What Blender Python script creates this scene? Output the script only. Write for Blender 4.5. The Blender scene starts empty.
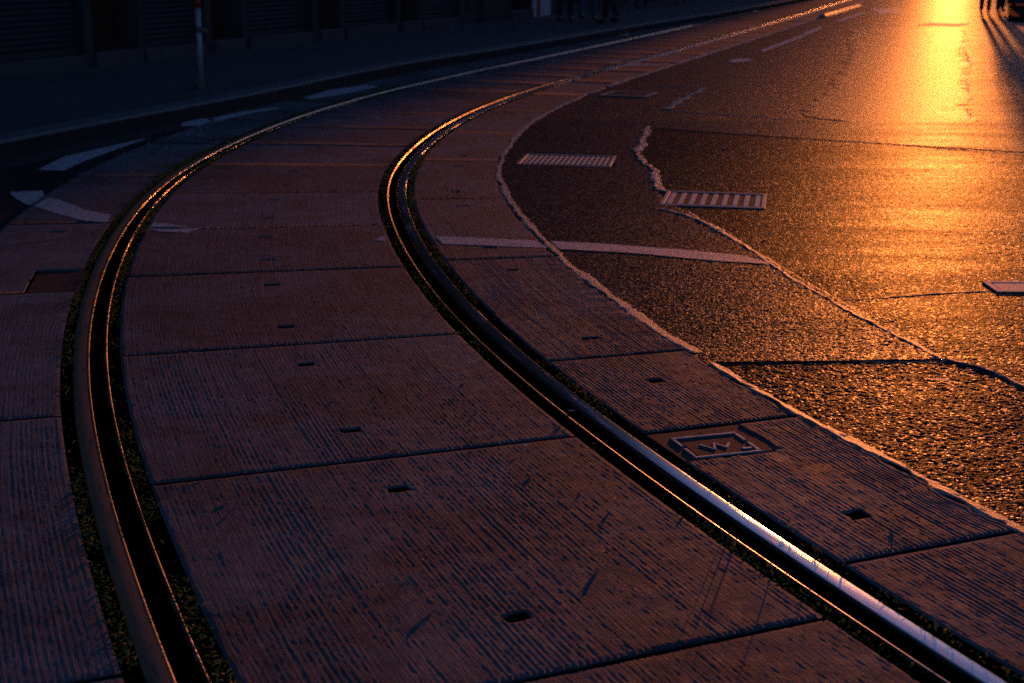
import bpy, bmesh, math, random
import numpy as np
from mathutils import Vector, Matrix
random.seed(7); rng = np.random.default_rng(11)
sc = bpy.context.scene
COL = sc.collection
R = math.radians

# ------------------------------------------------------------------ camera geometry
F, YH, H, ROLL = 1432.8, -41.44, 1.358, 0.0054
TH = math.atan((341.5 - YH) / F)
CT, ST = math.cos(TH), math.sin(TH)

def ray(px, py):
    x, y = px - 512, py - 341.5
    c, s = math.cos(-ROLL), math.sin(-ROLL)
    u, v = x * c - y * s, x * s + y * c
    return u, F * CT - v * ST, -(F * ST + v * CT)

def G(px, py, z=0.0):
    """where a sight line meets the horizontal plane at height z"""
    a, b, c = ray(px, py)
    k = (z - H) / c
    return (a * k, b * k, z)

cam_d = bpy.data.cameras.new('camera'); cam = bpy.data.objects.new('camera', cam_d); COL.objects.link(cam)
cam.matrix_world = Matrix.Translation((0, 0, H)) @ Matrix.Rotation(math.pi / 2 - TH, 4, 'X') @ Matrix.Rotation(ROLL, 4, 'Z')
cam_d.sensor_width = 36; cam_d.lens = F / 1024 * 36; cam_d.clip_end = 6000; cam_d.clip_start = 0.05
cam_d.dof.use_dof = True; cam_d.dof.focus_distance = 4.0; cam_d.dof.aperture_fstop = 5.6
sc.camera = cam

# ------------------------------------------------------------------ track centreline
KN = np.array([-1, 2, 4, 6, 8, 10, 13, 17, 25, 45.])
KP = np.array([.0318, .0656, .0464, .0806, .0435, .0482, .021, -.0007, -.0012, 0])
_s = np.arange(-7, 190, 0.02)
_k = np.interp(_s, KN, KP)
_i0 = int(np.argmin(abs(_s + 1)))
_h = np.concatenate([[0], np.cumsum((_k[1:] + _k[:-1]) / 2 * 0.02)]); _h = _h - _h[_i0] - 0.4259
_x = np.concatenate([[0], np.cumsum((np.sin(_h[1:]) + np.sin(_h[:-1])) / 2 * 0.02)])
_y = np.concatenate([[0], np.cumsum((np.cos(_h[1:]) + np.cos(_h[:-1])) / 2 * 0.02)])
_x = _x - _x[_i0] + 0.2767; _y = _y - _y[_i0] + 2.2

def CC(s, t):
    """track coordinates (metres along, metres right of the centreline) -> world x, y"""
    s = np.asarray(s, float); t = np.asarray(t, float)
    x = np.interp(s, _s, _x); y = np.interp(s, _s, _y); h = np.interp(s, _s, _h)
    return x + t * np.cos(h), y - t * np.sin(h)
def C3(s, t, z=0.0):
    x, y = CC(s, t); return (float(x), float(y), z)
def inv(x, y):
    i = int(np.argmin((_x - x) ** 2 + (_y - y) ** 2))
    return _s[i], (x - _x[i]) * math.cos(_h[i]) - (y - _y[i]) * math.sin(_h[i])

# ------------------------------------------------------------------ noise
def noise2(u, v, seed=0):
    r = np.random.default_rng(seed).random((256, 256))
    u = np.asarray(u, float) + 1000.37; v = np.asarray(v, float) + 1000.71
    iu = np.floor(u).astype(int); iv = np.floor(v).astype(int)
    fu = u - iu; fv = v - iv
    fu = fu * fu * (3 - 2 * fu); fv = fv * fv * (3 - 2 * fv)
    a = r[iu % 256, iv % 256]; b = r[(iu + 1) % 256, iv % 256]
    c = r[iu % 256, (iv + 1) % 256]; d = r[(iu + 1) % 256, (iv + 1) % 256]
    return (a * (1 - fu) + b * fu) * (1 - fv) + (c * (1 - fu) + d * fu) * fv - 0.5

# ------------------------------------------------------------------ mesh helpers
def link(name, verts, faces, mat, parent=None, smooth=False, uv=None):
    me = bpy.data.meshes.new(name)
    me.from_pydata([tuple(map(float, v)) for v in verts] if not isinstance(verts, list) else verts, [], faces)
    if smooth: me.shade_smooth()
    if uv is not None:
        l = me.uv_layers.new(name='UVMap')
        vi = np.empty(len(me.loops), dtype=np.int32); me.loops.foreach_get('vertex_index', vi)
        l.data.foreach_set('uv', np.asarray(uv, dtype=np.float32)[vi].ravel())
    for m in (mat if isinstance(mat, (list, tuple)) else [mat]): me.materials.append(m)
    o = bpy.data.objects.new(name, me); COL.objects.link(o)
    if parent: o.parent = parent
    return o
def tag(o, label=None, cat=None, group=None, kind=None):
    if label: o['label'] = label
    if cat: o['category'] = cat
    if group: o['group'] = group
    if kind: o['kind'] = kind
    return o
def empty(name, loc=(0, 0, 0), rz=0.0):
    o = bpy.data.objects.new(name, None); COL.objects.link(o)
    o.location = loc; o.rotation_euler = (0, 0, rz); o.empty_display_size = .1
    return o
class MB:
    """collects shapes for ONE mesh"""
    def __init__(self): self.v = []; self.f = []; self.m = []
    def add(self, vs, fs, mi=0):
        n = len(self.v); self.v += [tuple(map(float, q)) for q in vs]
        self.f += [tuple(i + n for i in q) for q in fs]; self.m += [mi] * len(fs)
    def box(self, c, d, rz=0.0, mi=0, bev=0.0):
        a, b, e = d[0] / 2, d[1] / 2, d[2] / 2
        cr, sr = math.cos(rz), math.sin(rz)
        if bev <= 0:
            P = [(-a, -b, -e), (a, -b, -e), (a, b, -e), (-a, b, -e), (-a, -b, e), (a, -b, e), (a, b, e), (-a, b, e)]
            Fc = [(3, 2, 1, 0), (4, 5, 6, 7), (0, 1, 5, 4), (1, 2, 6, 5), (2, 3, 7, 6), (3, 0, 4, 7)]
        else:
            q = bev
            P = [(-a, -b, -e), (a, -b, -e), (a, b, -e), (-a, b, -e), (-a, -b, e - q), (a, -b, e - q), (a, b, e - q), (-a, b, e - q),
                 (-a + q, -b + q, e), (a - q, -b + q, e), (a - q, b - q, e), (-a + q, b - q, e)]
            Fc = [(3, 2, 1, 0), (8, 9, 10, 11), (0, 1, 5, 4), (1, 2, 6, 5), (2, 3, 7, 6), (3, 0, 4, 7), (4, 5, 9, 8), (5, 6, 10, 9), (6, 7, 11, 10), (7, 4, 8, 11)]
        self.add([(c[0] + x * cr - y * sr, c[1] + x * sr + y * cr, c[2] + z) for x, y, z in P], Fc, mi)
    def tube(self, pts, rad, n=10, mi=0):
        pts = [Vector(p) for p in pts]; rr = rad if isinstance(rad, (list, tuple)) else [rad] * len(pts)
        base = len(self.v)
        for i, p in enumerate(pts):
            d = (pts[min(i + 1, len(pts) - 1)] - pts[max(i - 1, 0)]).normalized()
            a = d.orthogonal().normalized() if abs(d.z) < .9 else Vector((1, 0, 0)); a = (a - d * a.dot(d)).normalized(); b = d.cross(a)
            for k in range(n):
                w = 2 * math.pi * k / n; q = p + (a * math.cos(w) + b * math.sin(w)) * rr[i]; self.v.append(tuple(q))
        for i in range(len(pts) - 1):
            for k in range(n):
                self.f.append((base + i * n + k, base + i * n + (k + 1) % n, base + (i + 1) * n + (k + 1) % n, base + (i + 1) * n + k)); self.m.append(mi)
        self.f.append(tuple(base + k for k in range(n))[::-1]); self.f.append(tuple(base + (len(pts) - 1) * n + k for k in range(n))); self.m += [mi, mi]
    def build(self, name, mat, parent=None, smooth=False):
        o = link(name, self.v, self.f, mat, parent, smooth)
        if len(set(self.m)) > 1: o.data.polygons.foreach_set('material_index', self.m)
        return o
def strip(name, left, right, mat, z=0.0, **k):
    """sheet between two polylines of equal length"""
    vs = [(p[0], p[1], z) for p in left] + [(p[0], p[1], z) for p in right]; n = len(left)
    return link(name, vs, [(i, n + i, n + i + 1, i + 1) for i in range(n - 1)], mat, **k)

# ------------------------------------------------------------------ materials
def new_mat(name):
    m = bpy.data.materials.new(name); m.use_nodes = True
    nt = m.node_tree; b = nt.nodes['Principled BSDF']
    return m, nt, b
def N(nt, typ, **kw):
    n = nt.nodes.new(typ)
    for k, v in kw.items():
        if k.startswith('_'): setattr(n, k[1:], v)
        else: n.inputs[k.replace('__', ' ')].default_value = v
    return n
def L(nt, a, b): nt.links.new(a, b)
def ramp(nt, fac, stops):
    r = nt.nodes.new('ShaderNodeValToRGB'); e = r.color_ramp.elements
    while len(e) < len(stops): e.new(.5)
    for q, (p, c) in zip(e, stops): q.position = p; q.color = (*c, 1) if len(c) == 3 else c
    if fac is not None: L(nt, fac, r.inputs[0])
    return r
def mixc(nt, fac, a, b, mode='MIX'):
    m = nt.nodes.new('ShaderNodeMix'); m.data_type = 'RGBA'; m.blend_type = mode
    for s, i in ((fac, 0), (a, 6), (b, 7)):
        if hasattr(s, 'is_linked'): L(nt, s, m.inputs[i])
        elif isinstance(s, tuple): m.inputs[i].default_value = (*s, 1)
        else: m.inputs[i].default_value = s
    return m.outputs[2]
def coords(nt):
    g = nt.nodes.new('ShaderNodeNewGeometry'); return g.outputs['Position']
def noise(nt, vec, scale, detail=4, rough=.6, dist=0):
    n = N(nt, 'ShaderNodeTexNoise', Scale=scale, Detail=detail, Roughness=rough, Distortion=dist); L(nt, vec, n.inputs['Vector']); return n.outputs['Fac']
def simple(name, col, rough=.6, metal=0.0, var=.25, scale=6., bump=0.0, bscale=60., spec=None):
    m, nt, b = new_mat(name); p = coords(nt)
    f = noise(nt, p, scale, 5)
    r = ramp(nt, f, [(.3, tuple(c * (1 - var) for c in col)), (.7, tuple(min(1, c * (1 + var)) for c in col))])
    L(nt, r.outputs[0], b.inputs['Base Color']); b.inputs['Metallic'].default_value = metal
    f2 = noise(nt, p, scale * 3, 4); rr = N(nt, 'ShaderNodeMapRange', **{'To Min': max(.05, rough - .1), 'To Max': min(1, rough + .12)}); L(nt, f2, rr.inputs['Value']); L(nt, rr.outputs[0], b.inputs['Roughness'])
    if spec is not None: b.inputs['Specular IOR Level'].default_value = spec
    if bump:
        bp = N(nt, 'ShaderNodeBump', Distance=bump, Strength=1.0); L(nt, noise(nt, p, bscale, 6, .65), bp.inputs['Height']); L(nt, bp.outputs[0], b.inputs['Normal'])
    return m

def asphalt(name, base=.045, grain=130., dist=.003, rough=.5, coarse=1.0, spec=.5, polish=(.5, .76)):
    m, nt, b = new_mat(name); p = coords(nt)
    v = N(nt, 'ShaderNodeTexVoronoi', Scale=grain, Randomness=1.0); L(nt, p, v.inputs['Vector'])
    big = noise(nt, p, .55, 5, .6); mid = noise(nt, p, 4.5, 6, .65); fine = noise(nt, p, 420, 3)
    # stretched streaks worn by the wheels along the road
    mp = N(nt, 'ShaderNodeMapping', _vector_type='POINT'); mp.inputs['Rotation'].default_value = (0, 0, R(8)); mp.inputs['Scale'].default_value = (.5, 2.4, 1); L(nt, p, mp.inputs['Vector'])
    stre = noise(nt, mp.outputs[0], 1.6, 5, .6, .6)
    c1 = ramp(nt, v.outputs['Color'], [(.0, (base * .55,) * 3), (.6, (base, base * .97, base * .95)), (.93, (base * 1.7,) * 3), (1., (base * 3.5, base * 3.3, base * 3))])
    c2 = mixc(nt, 1.0, c1.outputs[0], ramp(nt, mid, [(.25, (.6, .6, .6)), (.75, (1.25, 1.22, 1.2))]).outputs[0], 'MULTIPLY')
    c3 = mixc(nt, 1.0, c2, ramp(nt, stre, [(.3, (.7, .7, .7)), (.7, (1.2, 1.2, 1.2))]).outputs[0], 'MULTIPLY')
    L(nt, c3, b.inputs['Base Color'])
    ra = ramp(nt, stre, [(.3, (rough + .05,) * 3), (.7, (rough - .05,) * 3)]); L(nt, ra.outputs[0], b.inputs['Roughness'])
    b.inputs['Specular IOR Level'].default_value = spec
    # only some of the stones are polished; the binder between them is dull
    wn = nt.nodes.new('ShaderNodeSeparateColor'); L(nt, v.outputs['Color'], wn.inputs[0])
    io = ramp(nt, wn.outputs[1], [(polish[0], (0, 0, 0)), (polish[1], (1, 1, 1))])
    im = N(nt, 'ShaderNodeMapRange', **{'To Min': 1.03, 'To Max': 1.42}); L(nt, io.outputs[0], im.inputs['Value']); L(nt, im.outputs[0], b.inputs['IOR'])
    def mul(a, k):
        q = N(nt, 'ShaderNodeMath', _operation='MULTIPLY'); L(nt, a, q.inputs[0]); q.inputs[1].default_value = k; return q.outputs[0]
    def add(a, c):
        q = N(nt, 'ShaderNodeMath', _operation='ADD'); L(nt, a, q.inputs[0]); L(nt, c, q.inputs[1]); return q.outputs[0]
    inv_ = N(nt, 'ShaderNodeMath', _operation='SUBTRACT'); inv_.inputs[0].default_value = 1; L(nt, v.outputs['Distance'], inv_.inputs[1])
    h = add(mul(inv_.outputs[0], 1.6), mul(noise(nt, p, grain * .45, 4, .65), 2.6 * coarse))
    h = add(h, mul(noise(nt, p, 9, 4, .6), .25)); h = add(h, mul(stre, .15))
    bp = N(nt, 'ShaderNodeBump', Distance=dist, Strength=1.0); L(nt, h, bp.inputs['Height']); L(nt, bp.outputs[0], b.inputs['Normal'])
    return m

def concrete(name, base=(.20, .20, .215), stain=.35):
    m, nt, b = new_mat(name); p = coords(nt)
    a = noise(nt, p, 1.3, 6, .65); c = noise(nt, p, 14, 6, .7); d = noise(nt, p, 5.5, 3, .5)
    col = ramp(nt, a, [(.3, tuple(x * .72 for x in base)), (.7, tuple(x * 1.15 for x in base))]).outputs[0]
    col = mixc(nt, 1.0, col, ramp(nt, c, [(.3, (.75, .75, .76)), (.7, (1.12, 1.12, 1.1))]).outputs[0], 'MULTIPLY')
    st = ramp(nt, d, [(.58, (0, 0, 0)), (.70, (1, 1, 1))])
    k = N(nt, 'ShaderNodeMath', _operation='MULTIPLY'); L(nt, st.outputs[0], k.inputs[0]); k.inputs[1].default_value = stain
    col = mixc(nt, k.outputs[0], col, (.13, .09, .07))
    L(nt, col, b.inputs['Base Color']); b.inputs['Roughness'].default_value = .62
    L(nt, ramp(nt, c, [(.3, (.78,) * 3), (.7, (.60,) * 3)]).outputs[0], b.inputs['Roughness'])
    b.inputs['Specular IOR Level'].default_value = .3; b.inputs['IOR'].default_value = 1.18
    oi = nt.nodes.new('ShaderNodeObjectInfo'); tone = N(nt, 'ShaderNodeMapRange', **{'To Min': .78, 'To Max': 1.15}); L(nt, oi.outputs['Random'], tone.inputs['Value'])
    big = ramp(nt, noise(nt, p, 2.2, 5, .7, .8), [(.42, (1, 1, 1)), (.62, (.62, .60, .60))])
    vm = N(nt, 'ShaderNodeVectorMath', _operation='SCALE'); L(nt, mixc(nt, 1.0, col, big.outputs[0], 'MULTIPLY'), vm.inputs[0]); L(nt, tone.outputs[0], vm.inputs['Scale']); L(nt, vm.outputs[0], b.inputs['Base Color'])
    # comb marks along the slab come from the mesh; fine grit from here
    u = nt.nodes.new('ShaderNodeUVMap'); mp = N(nt, 'ShaderNodeMapping'); mp.inputs['Scale'].default_value = (5, 170, 1); L(nt, u.outputs[0], mp.inputs['Vector'])
    comb = noise(nt, mp.outputs[0], 1.0, 3, .6)
    g = noise(nt, p, 110, 6, .75)
    q = N(nt, 'ShaderNodeMath', _operation='MULTIPLY_ADD'); L(nt, comb, q.inputs[0]); q.inputs[1].default_value = 1.1; L(nt, g, q.inputs[2])
    bp = N(nt, 'ShaderNodeBump', Distance=.007, Strength=1.0); L(nt, q.outputs[0], bp.inputs['Height']); L(nt, bp.outputs[0], b.inputs['Normal'])
    return m

M = {}
M['concrete'] = concrete('combed_concrete')
M['mortar'] = simple('rough_mortar', (.17, .16, .155), .8, var=.3, scale=20, bump=.006, bscale=70)
M['mortar_dark'] = simple('dark_mortar_bed', (.03, .03, .034), .85, var=.4, scale=30, bump=.005, bscale=120)
M['grate_iron'] = simple('worn_grate_iron', (.9, .74, .62), .8, .9, var=.3, scale=40, bump=.001, bscale=200)
M['asphalt'] = asphalt('road_asphalt', .036, 130, .0020, .48, 1.2, .5)
M['asphalt_coarse'] = asphalt('coarse_asphalt', .032, 100, .0060, .55, 1.3, .5)
M['asphalt_near'] = asphalt('stony_asphalt', .034, 120, .0016, .48, 1., .4)
M['asphalt_near_dark'] = asphalt('coarse_stony_asphalt', .026, 100, .0022, .45, 1., .5, (.80, .95))
M['asphalt_polished'] = asphalt('polished_asphalt', .05, 130, .0024, .45, .8, .6, (.38, .72))
def wear_gradient(m, p0, ax, r0, r1, w):
    nt = m.node_tree; b = nt.nodes['Principled BSDF']; g = coords(nt)
    d = N(nt, 'ShaderNodeVectorMath', _operation='SUBTRACT'); L(nt, g, d.inputs[0]); d.inputs[1].default_value = p0
    e = N(nt, 'ShaderNodeVectorMath', _operation='DOT_PRODUCT'); L(nt, d.outputs[0], e.inputs[0]); e.inputs[1].default_value = ax
    f = N(nt, 'ShaderNodeMath', _operation='MULTIPLY_ADD'); L(nt, noise(nt, g, 1.4, 5, .65), f.inputs[0]); f.inputs[1].default_value = 1.6; L(nt, e.outputs['Value'], f.inputs[2])
    mr = N(nt, 'ShaderNodeMapRange', **{'From Min': .6, 'From Max': .6 + w, 'To Min': r0, 'To Max': r1}); mr.interpolation_type = 'SMOOTHSTEP'; L(nt, f.outputs[0], mr.inputs['Value']); L(nt, mr.outputs[0], b.inputs['Roughness'])
wear_gradient(M['asphalt_polished'], (3.4, 12.0, 0), (.95, -.3, 0), .48, .36, 2.4)
M['asphalt_dark'] = asphalt('rough_side_asphalt', .035, 120, .003, .6)  # nearly the road's tone, with a rougher finish
M['bead'] = simple('tar_and_mortar_seam', (.44, .34, .26), .5, var=.3, scale=30, bump=.008, bscale=110)
M['pavement'] = simple('poured_pavement', (.072, .068, .068), .7, var=.2, scale=1.2, bump=.002, bscale=60)
M['kerbstone'] = simple('granite_kerb', (.13, .13, .135), .65, var=.3, scale=9, bump=.003, bscale=50)
M['bead'].node_tree.nodes['Principled BSDF'].inputs['Specular IOR Level'].default_value = .9
M['kerb_face'] = simple('kerb_shade_and_gutter', (.025, .023, .022), .9, var=.4, scale=8, bump=.003, bscale=50)  # shade on the kerb face painted into its colour; wet gutter shares it
M['soil'] = simple('dark_soil', (.035, .026, .018), .95, var=.5, scale=30, bump=.012, bscale=50)
M['ground'] = simple('distant_ground', (.05, .048, .045), .9, var=.2, scale=.05)
def paint_mat():
    m, nt, b = new_mat('worn_road_paint'); p = coords(nt)
    n = noise(nt, p, 34, 6, .75); r = ramp(nt, n, [(.38, (.10, .095, .09)), (.50, (.62, .61, .6)), (.8, (.72, .71, .7))])
    L(nt, r.outputs[0], b.inputs['Base Color']); b.inputs['Roughness'].default_value = .55
    bp = N(nt, 'ShaderNodeBump', Distance=.007); L(nt, noise(nt, p, 120, 5, .7), bp.inputs['Height']); L(nt, bp.outputs[0], b.inputs['Normal'])
    return m
M['paint'] = paint_mat()
def steel(name, tint, rough, rust, rustscale=5., far_rough=None):
    m, nt, b = new_mat(name); p = coords(nt)
    u = nt.nodes.new('ShaderNodeUVMap'); mp = N(nt, 'ShaderNodeMapping'); mp.inputs['Scale'].default_value = (rustscale, 45, 1); L(nt, u.outputs[0], mp.inputs['Vector'])
    f = noise(nt, mp.outputs[0], 1.0, 6, .7)
    rf = ramp(nt, f, [(.62 - rust * .4, (0, 0, 0)), (.78 - rust * .4, (1, 1, 1))])
    L(nt, mixc(nt, rf.outputs[0], tint, (.30, .125, .06)), b.inputs['Base Color'])
    me = N(nt, 'ShaderNodeMath', _operation='SUBTRACT'); me.inputs[0].default_value = 1.0; L(nt, rf.outputs[0], me.inputs[1]); L(nt, me.outputs[0], b.inputs['Metallic'])
    L(nt, mixc(nt, rf.outputs[0], (rough,) * 3, (.6,) * 3), b.inputs['Roughness'])
    if far_rough:
        sx = nt.nodes.new('ShaderNodeSeparateXYZ'); L(nt, u.outputs[0], sx.inputs[0])
        mr = N(nt, 'ShaderNodeMapRange', **{'From Min': 3., 'From Max': 9., 'To Min': rough, 'To Max': far_rough}); L(nt, sx.outputs[0], mr.inputs['Value'])
        L(nt, mixc(nt, rf.outputs[0], mr.outputs[0], (.6,) * 3), b.inputs['Roughness'])
    mp2 = N(nt, 'ShaderNodeMapping'); mp2.inputs['Scale'].default_value = (2, 1400, 1); L(nt, u.outputs[0], mp2.inputs['Vector'])
    bp = N(nt, 'ShaderNodeBump', Distance=.0003, Strength=.6); L(nt, noise(nt, mp2.outputs[0], 1., 3), bp.inputs['Height']); L(nt, bp.outputs[0], b.inputs['Normal'])
    return m
M['rail_head'] = steel('worn_rail_steel', (.50, .56, .62), .16, 0.15, 2., .38)
M['rail_head_rusty'] = steel('rusty_rail_steel', (.40, .27, .20), .36, .7)
M['rail_lip'] = steel('guard_lip_steel', (.45, .38, .33), .27, .25)
M['rail_polish'] = steel('polished_corner_steel', (.6, .55, .5), .2, .0)
M['rail_groove'] = simple('groove_dirt', (.06, .045, .035), .9, var=.4, scale=20, bump=.002)
M['iron'] = simple('cast_iron', (.12, .115, .115), .42, .75, var=.3, scale=14, bump=.001, bscale=120)
M['iron_bright'] = simple('trafficked_iron', (.62, .55, .5), .66, .9, var=.25, scale=30, bump=.0008, bscale=150)
M['infill'] = simple('grate_dirt', (.05, .04, .035), .9, var=.4, scale=40, bump=.004, bscale=90)
M['leaf_dry'] = simple('dry_leaf', (.62, .27, .10), .7, var=.4, scale=60)
M['paper'] = simple('white_paper', (.7, .7, .72), .7, var=.1, scale=40)
M['dark_metal'] = simple('dark_painted_metal', (.03, .03, .035), .5, var=.3)
M['shutter'] = simple('grey_shutter_paint', (.045, .045, .05), .5, var=.12, scale=3)
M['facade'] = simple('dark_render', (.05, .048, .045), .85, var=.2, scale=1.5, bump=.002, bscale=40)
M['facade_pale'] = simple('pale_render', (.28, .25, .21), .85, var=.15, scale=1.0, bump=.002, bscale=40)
M['stone'] = simple('plinth_stone', (.07, .068, .066), .7, var=.25, scale=5, bump=.002, bscale=50)
M['red_door'] = simple('dark_red_door', (.07, .012, .008), .5, var=.2)
M['red'] = simple('signal_red', (.5, .02, .02), .45, var=.1)
M['white'] = simple('pole_white', (.62, .62, .64), .5, var=.1)
M['pole'] = simple('galvanised_pole', (.36, .38, .42), .5, .3, var=.15, scale=20)
M['glass'] = simple('dark_window_glass', (.02, .022, .025), .08, var=.1)
M['skin'] = simple('skin', (.45, .28, .2), .5, var=.05)
M['hair'] = simple('dark_hair', (.03, .02, .015), .6, var=.3, scale=60)
M['denim'] = simple('dark_trousers', (.025, .028, .04), .85, var=.2, scale=20)
M['coat'] = simple('dark_jacket', (.03, .028, .028), .85, var=.2, scale=20)
M['jean'] = simple('washed_jeans', (.08, .10, .15), .85, var=.2, scale=20)
M['shoe'] = simple('dark_shoe', (.02, .018, .018), .5, var=.2)
M['roof'] = simple('roof_tiles', (.12, .06, .045), .8, var=.2)
def leaf_mat():
    m, nt, b = new_mat('weed_leaf'); p = coords(nt)
    r = ramp(nt, noise(nt, p, 60, 3), [(.35, (.08, .14, .015)), (.55, (.2, .22, .03)), (.72, (.36, .24, .05))])
    L(nt, r.outputs[0], b.inputs['Base Color']); b.inputs['Roughness'].default_value = .55
    t = nt.nodes.new('ShaderNodeBsdfTranslucent'); L(nt, r.outputs[0], t.inputs['Color'])
    mx = nt.nodes.new('ShaderNodeMixShader'); mx.inputs[0].default_value = .4
    L(nt, b.outputs[0], mx.inputs[1]); L(nt, t.outputs[0], mx.inputs[2]); L(nt, mx.outputs[0], nt.nodes['Material Output'].inputs['Surface'])
    return m
M['weed'] = leaf_mat()

# ------------------------------------------------------------------ ground, road, pavement
link('ground', [(-1500, -300, -.35), (1500, -300, -.35), (1500, 3000, -.35), (-1500, 3000, -.35)], [(0, 1, 2, 3)], M['ground'])['kind'] = 'structure'
ss = np.concatenate([np.arange(-6, 14, .2), np.arange(14, 185, 2.)])
a_ = [C3(s, -1.5) for s in ss]; b_ = [C3(s, 1.6) for s in ss]
strip('track_bed', a_, b_, M['soil'], -.13)['kind'] = 'structure'

# facade line of the left-hand houses (heading FH), pavement height ZP
ZP = .13
fa, fb = Vector(G(60, 72, ZP)), Vector(G(458, 25.5, ZP))
FD = Vector((fb.x - fa.x, fb.y - fa.y, 0)).normalized(); FN = Vector((FD.y, -FD.x, 0))   # along the street, out of the wall
FH = math.atan2(FD.x, FD.y)
print('facade heading', math.degrees(FH))
F0 = fa
def fac(u, out=0.0, z=0.0): q = F0 + FD * u + FN * out; return (q.x, q.y, z)
def fu(px, py):
    a, b, c = ray(px, py)      # where the sight line (in plan) meets the facade line
    d = Vector((a, b, 0)); den = d.x * FN.x + d.y * FN.y
    k = (F0.x * FN.x + F0.y * FN.y) / den
    return (Vector((d.x * k, d.y * k, 0)) - Vector((F0.x, F0.y, 0))).dot(FD)

# kerb line, top front edge, from the photograph
kp = [G(x, y, ZP) for x, y in [(0, 141), (100, 120.5), (180, 106.5), (240, 96), (300, 83.5), (360, 70), (430, 58), (500, 48), (580, 34.5), (650, 23), (720, 12.5)]]
d0 = (Vector(kp[0]) - Vector(kp[2])).normalized(); dl = Vector((math.sin(FH), math.cos(FH), 0))
kerb = [tuple(Vector(kp[0]) + d0 * q) for q in (14, 9, 5, 2)] + kp + [tuple(Vector(kp[-1]) + dl * q) for q in (6, 20, 60, 140, 340)]
# resample smoothly
def resample(pts, step0=.5):
    P = np.array(pts)[:, :2]; d = np.concatenate([[0], np.cumsum(np.hypot(*np.diff(P, axis=0).T))])
    q = np.concatenate([np.arange(0, 50, step0), np.arange(50, d[-1], 5)])
    for _ in range(1):
        X = np.interp(q, d, P[:, 0]); Y = np.interp(q, d, P[:, 1])
    k = np.ones(7) / 7
    Xs, Ys = X.copy(), Y.copy(); Xs[3:90] = np.convolve(X, k, 'same')[3:90]; Ys[3:90] = np.convolve(Y, k, 'same')[3:90]
    return list(zip(Xs, Ys))
KL = resample(kerb)
def off(pl, d):
    out = []
    for i, p in enumerate(pl):
        a = pl[max(i - 1, 0)]; b = pl[min(i + 1, len(pl) - 1)]
        t = Vector((b[0] - a[0], b[1] - a[1])).normalized(); out.append((p[0] - t.y * d, p[1] + t.x * d))
    return out
K0, K1 = KL, off(KL, .22)           # +d is to the left
vs = []; fs = []
for i, (p, q) in enumerate(zip(K0, K1)):
    e = off([K0[max(i - 1, 0)], p, K0[min(i + 1, len(K0) - 1)]], .02)[1]
    vs += [(p[0], p[1], -.05), (p[0], p[1], ZP - .022), (e[0], e[1], ZP - .002), (q[0], q[1], ZP + .002), (q[0], q[1], .05)]
    if i: fs += [((i - 1) * 5 + k, i * 5 + k, i * 5 + k + 1, (i - 1) * 5 + k + 1) for k in range(4)]
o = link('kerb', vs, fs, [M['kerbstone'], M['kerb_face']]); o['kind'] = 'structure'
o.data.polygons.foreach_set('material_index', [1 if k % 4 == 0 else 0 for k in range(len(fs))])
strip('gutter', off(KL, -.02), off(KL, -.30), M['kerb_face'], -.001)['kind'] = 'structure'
# pavement from the kerb back to the houses
Kp = off(KL, .222); back = []
for p in Kp:
    u = (Vector((p[0], p[1], 0)) - Vector((F0.x, F0.y, 0))).dot(FD); q = fac(u, -.6); back.append((q[0], q[1]))
strip('pavement', back, Kp, M['pavement'], ZP)['kind'] = 'structure'
# left carriageway strip between slabs and kerb
s_l = np.concatenate([np.arange(-6, 16, .25), np.arange(16, 182, 3.)])
lt = [C3(s, -1.345 + .02 * float(noise2(s * 3, 0, 3))) for s in s_l]
poly = [(p[0], p[1], 0) for p in lt]
kk = [p for p in off(KL, -.01) if p[1] < lt[-1][1]]
poly = poly + [(kk[-1][0], kk[-1][1], 0)] + [(p[0], p[1], 0) for p in kk[::-1]] + [(-9, lt[0][1] - 3, 0)]
def ngon(name, pts, mat, z=0.0):
    bm = bmesh.new(); vv = [bm.verts.new((p[0], p[1], z)) for p in pts]
    f = bm.faces.new(vv); bm.normal_update()
    if f.normal.z < 0: f.normal_flip()
    bmesh.ops.triangulate(bm, faces=[f], ngon_method='EAR_CLIP')
    me = bpy.data.meshes.new(name); bm.to_mesh(me); bm.free(); me.materials.append(mat)
    o = bpy.data.objects.new(name, me); COL.objects.link(o); return o
ngon('side_lane_asphalt', poly, M['asphalt_dark'], -.006)['kind'] = 'structure'
# main carriageway to the right
s_r = np.concatenate([np.arange(-6, 16, .12), np.arange(16, 186, 3.)])
rt = [C3(s, 1.345 + .03 * float(noise2(s * 4, 0, 5))) for s in s_r]
RK = 15.5                           # carriageway width measured from the houses on the left
far = rt[-1]
def streetpt(u, w): q = fac(u, w); return (q[0], q[1], 0)
poly = [(p[0], p[1]) for p in rt] + [streetpt(330, 4.)[:2], streetpt(330, 30)[:2], streetpt(-40, 40)[:2], (rt[0][0] + 2, rt[0][1] - 12)]
ngon('road', poly, M['asphalt'], -.005)['kind'] = 'structure'

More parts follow.
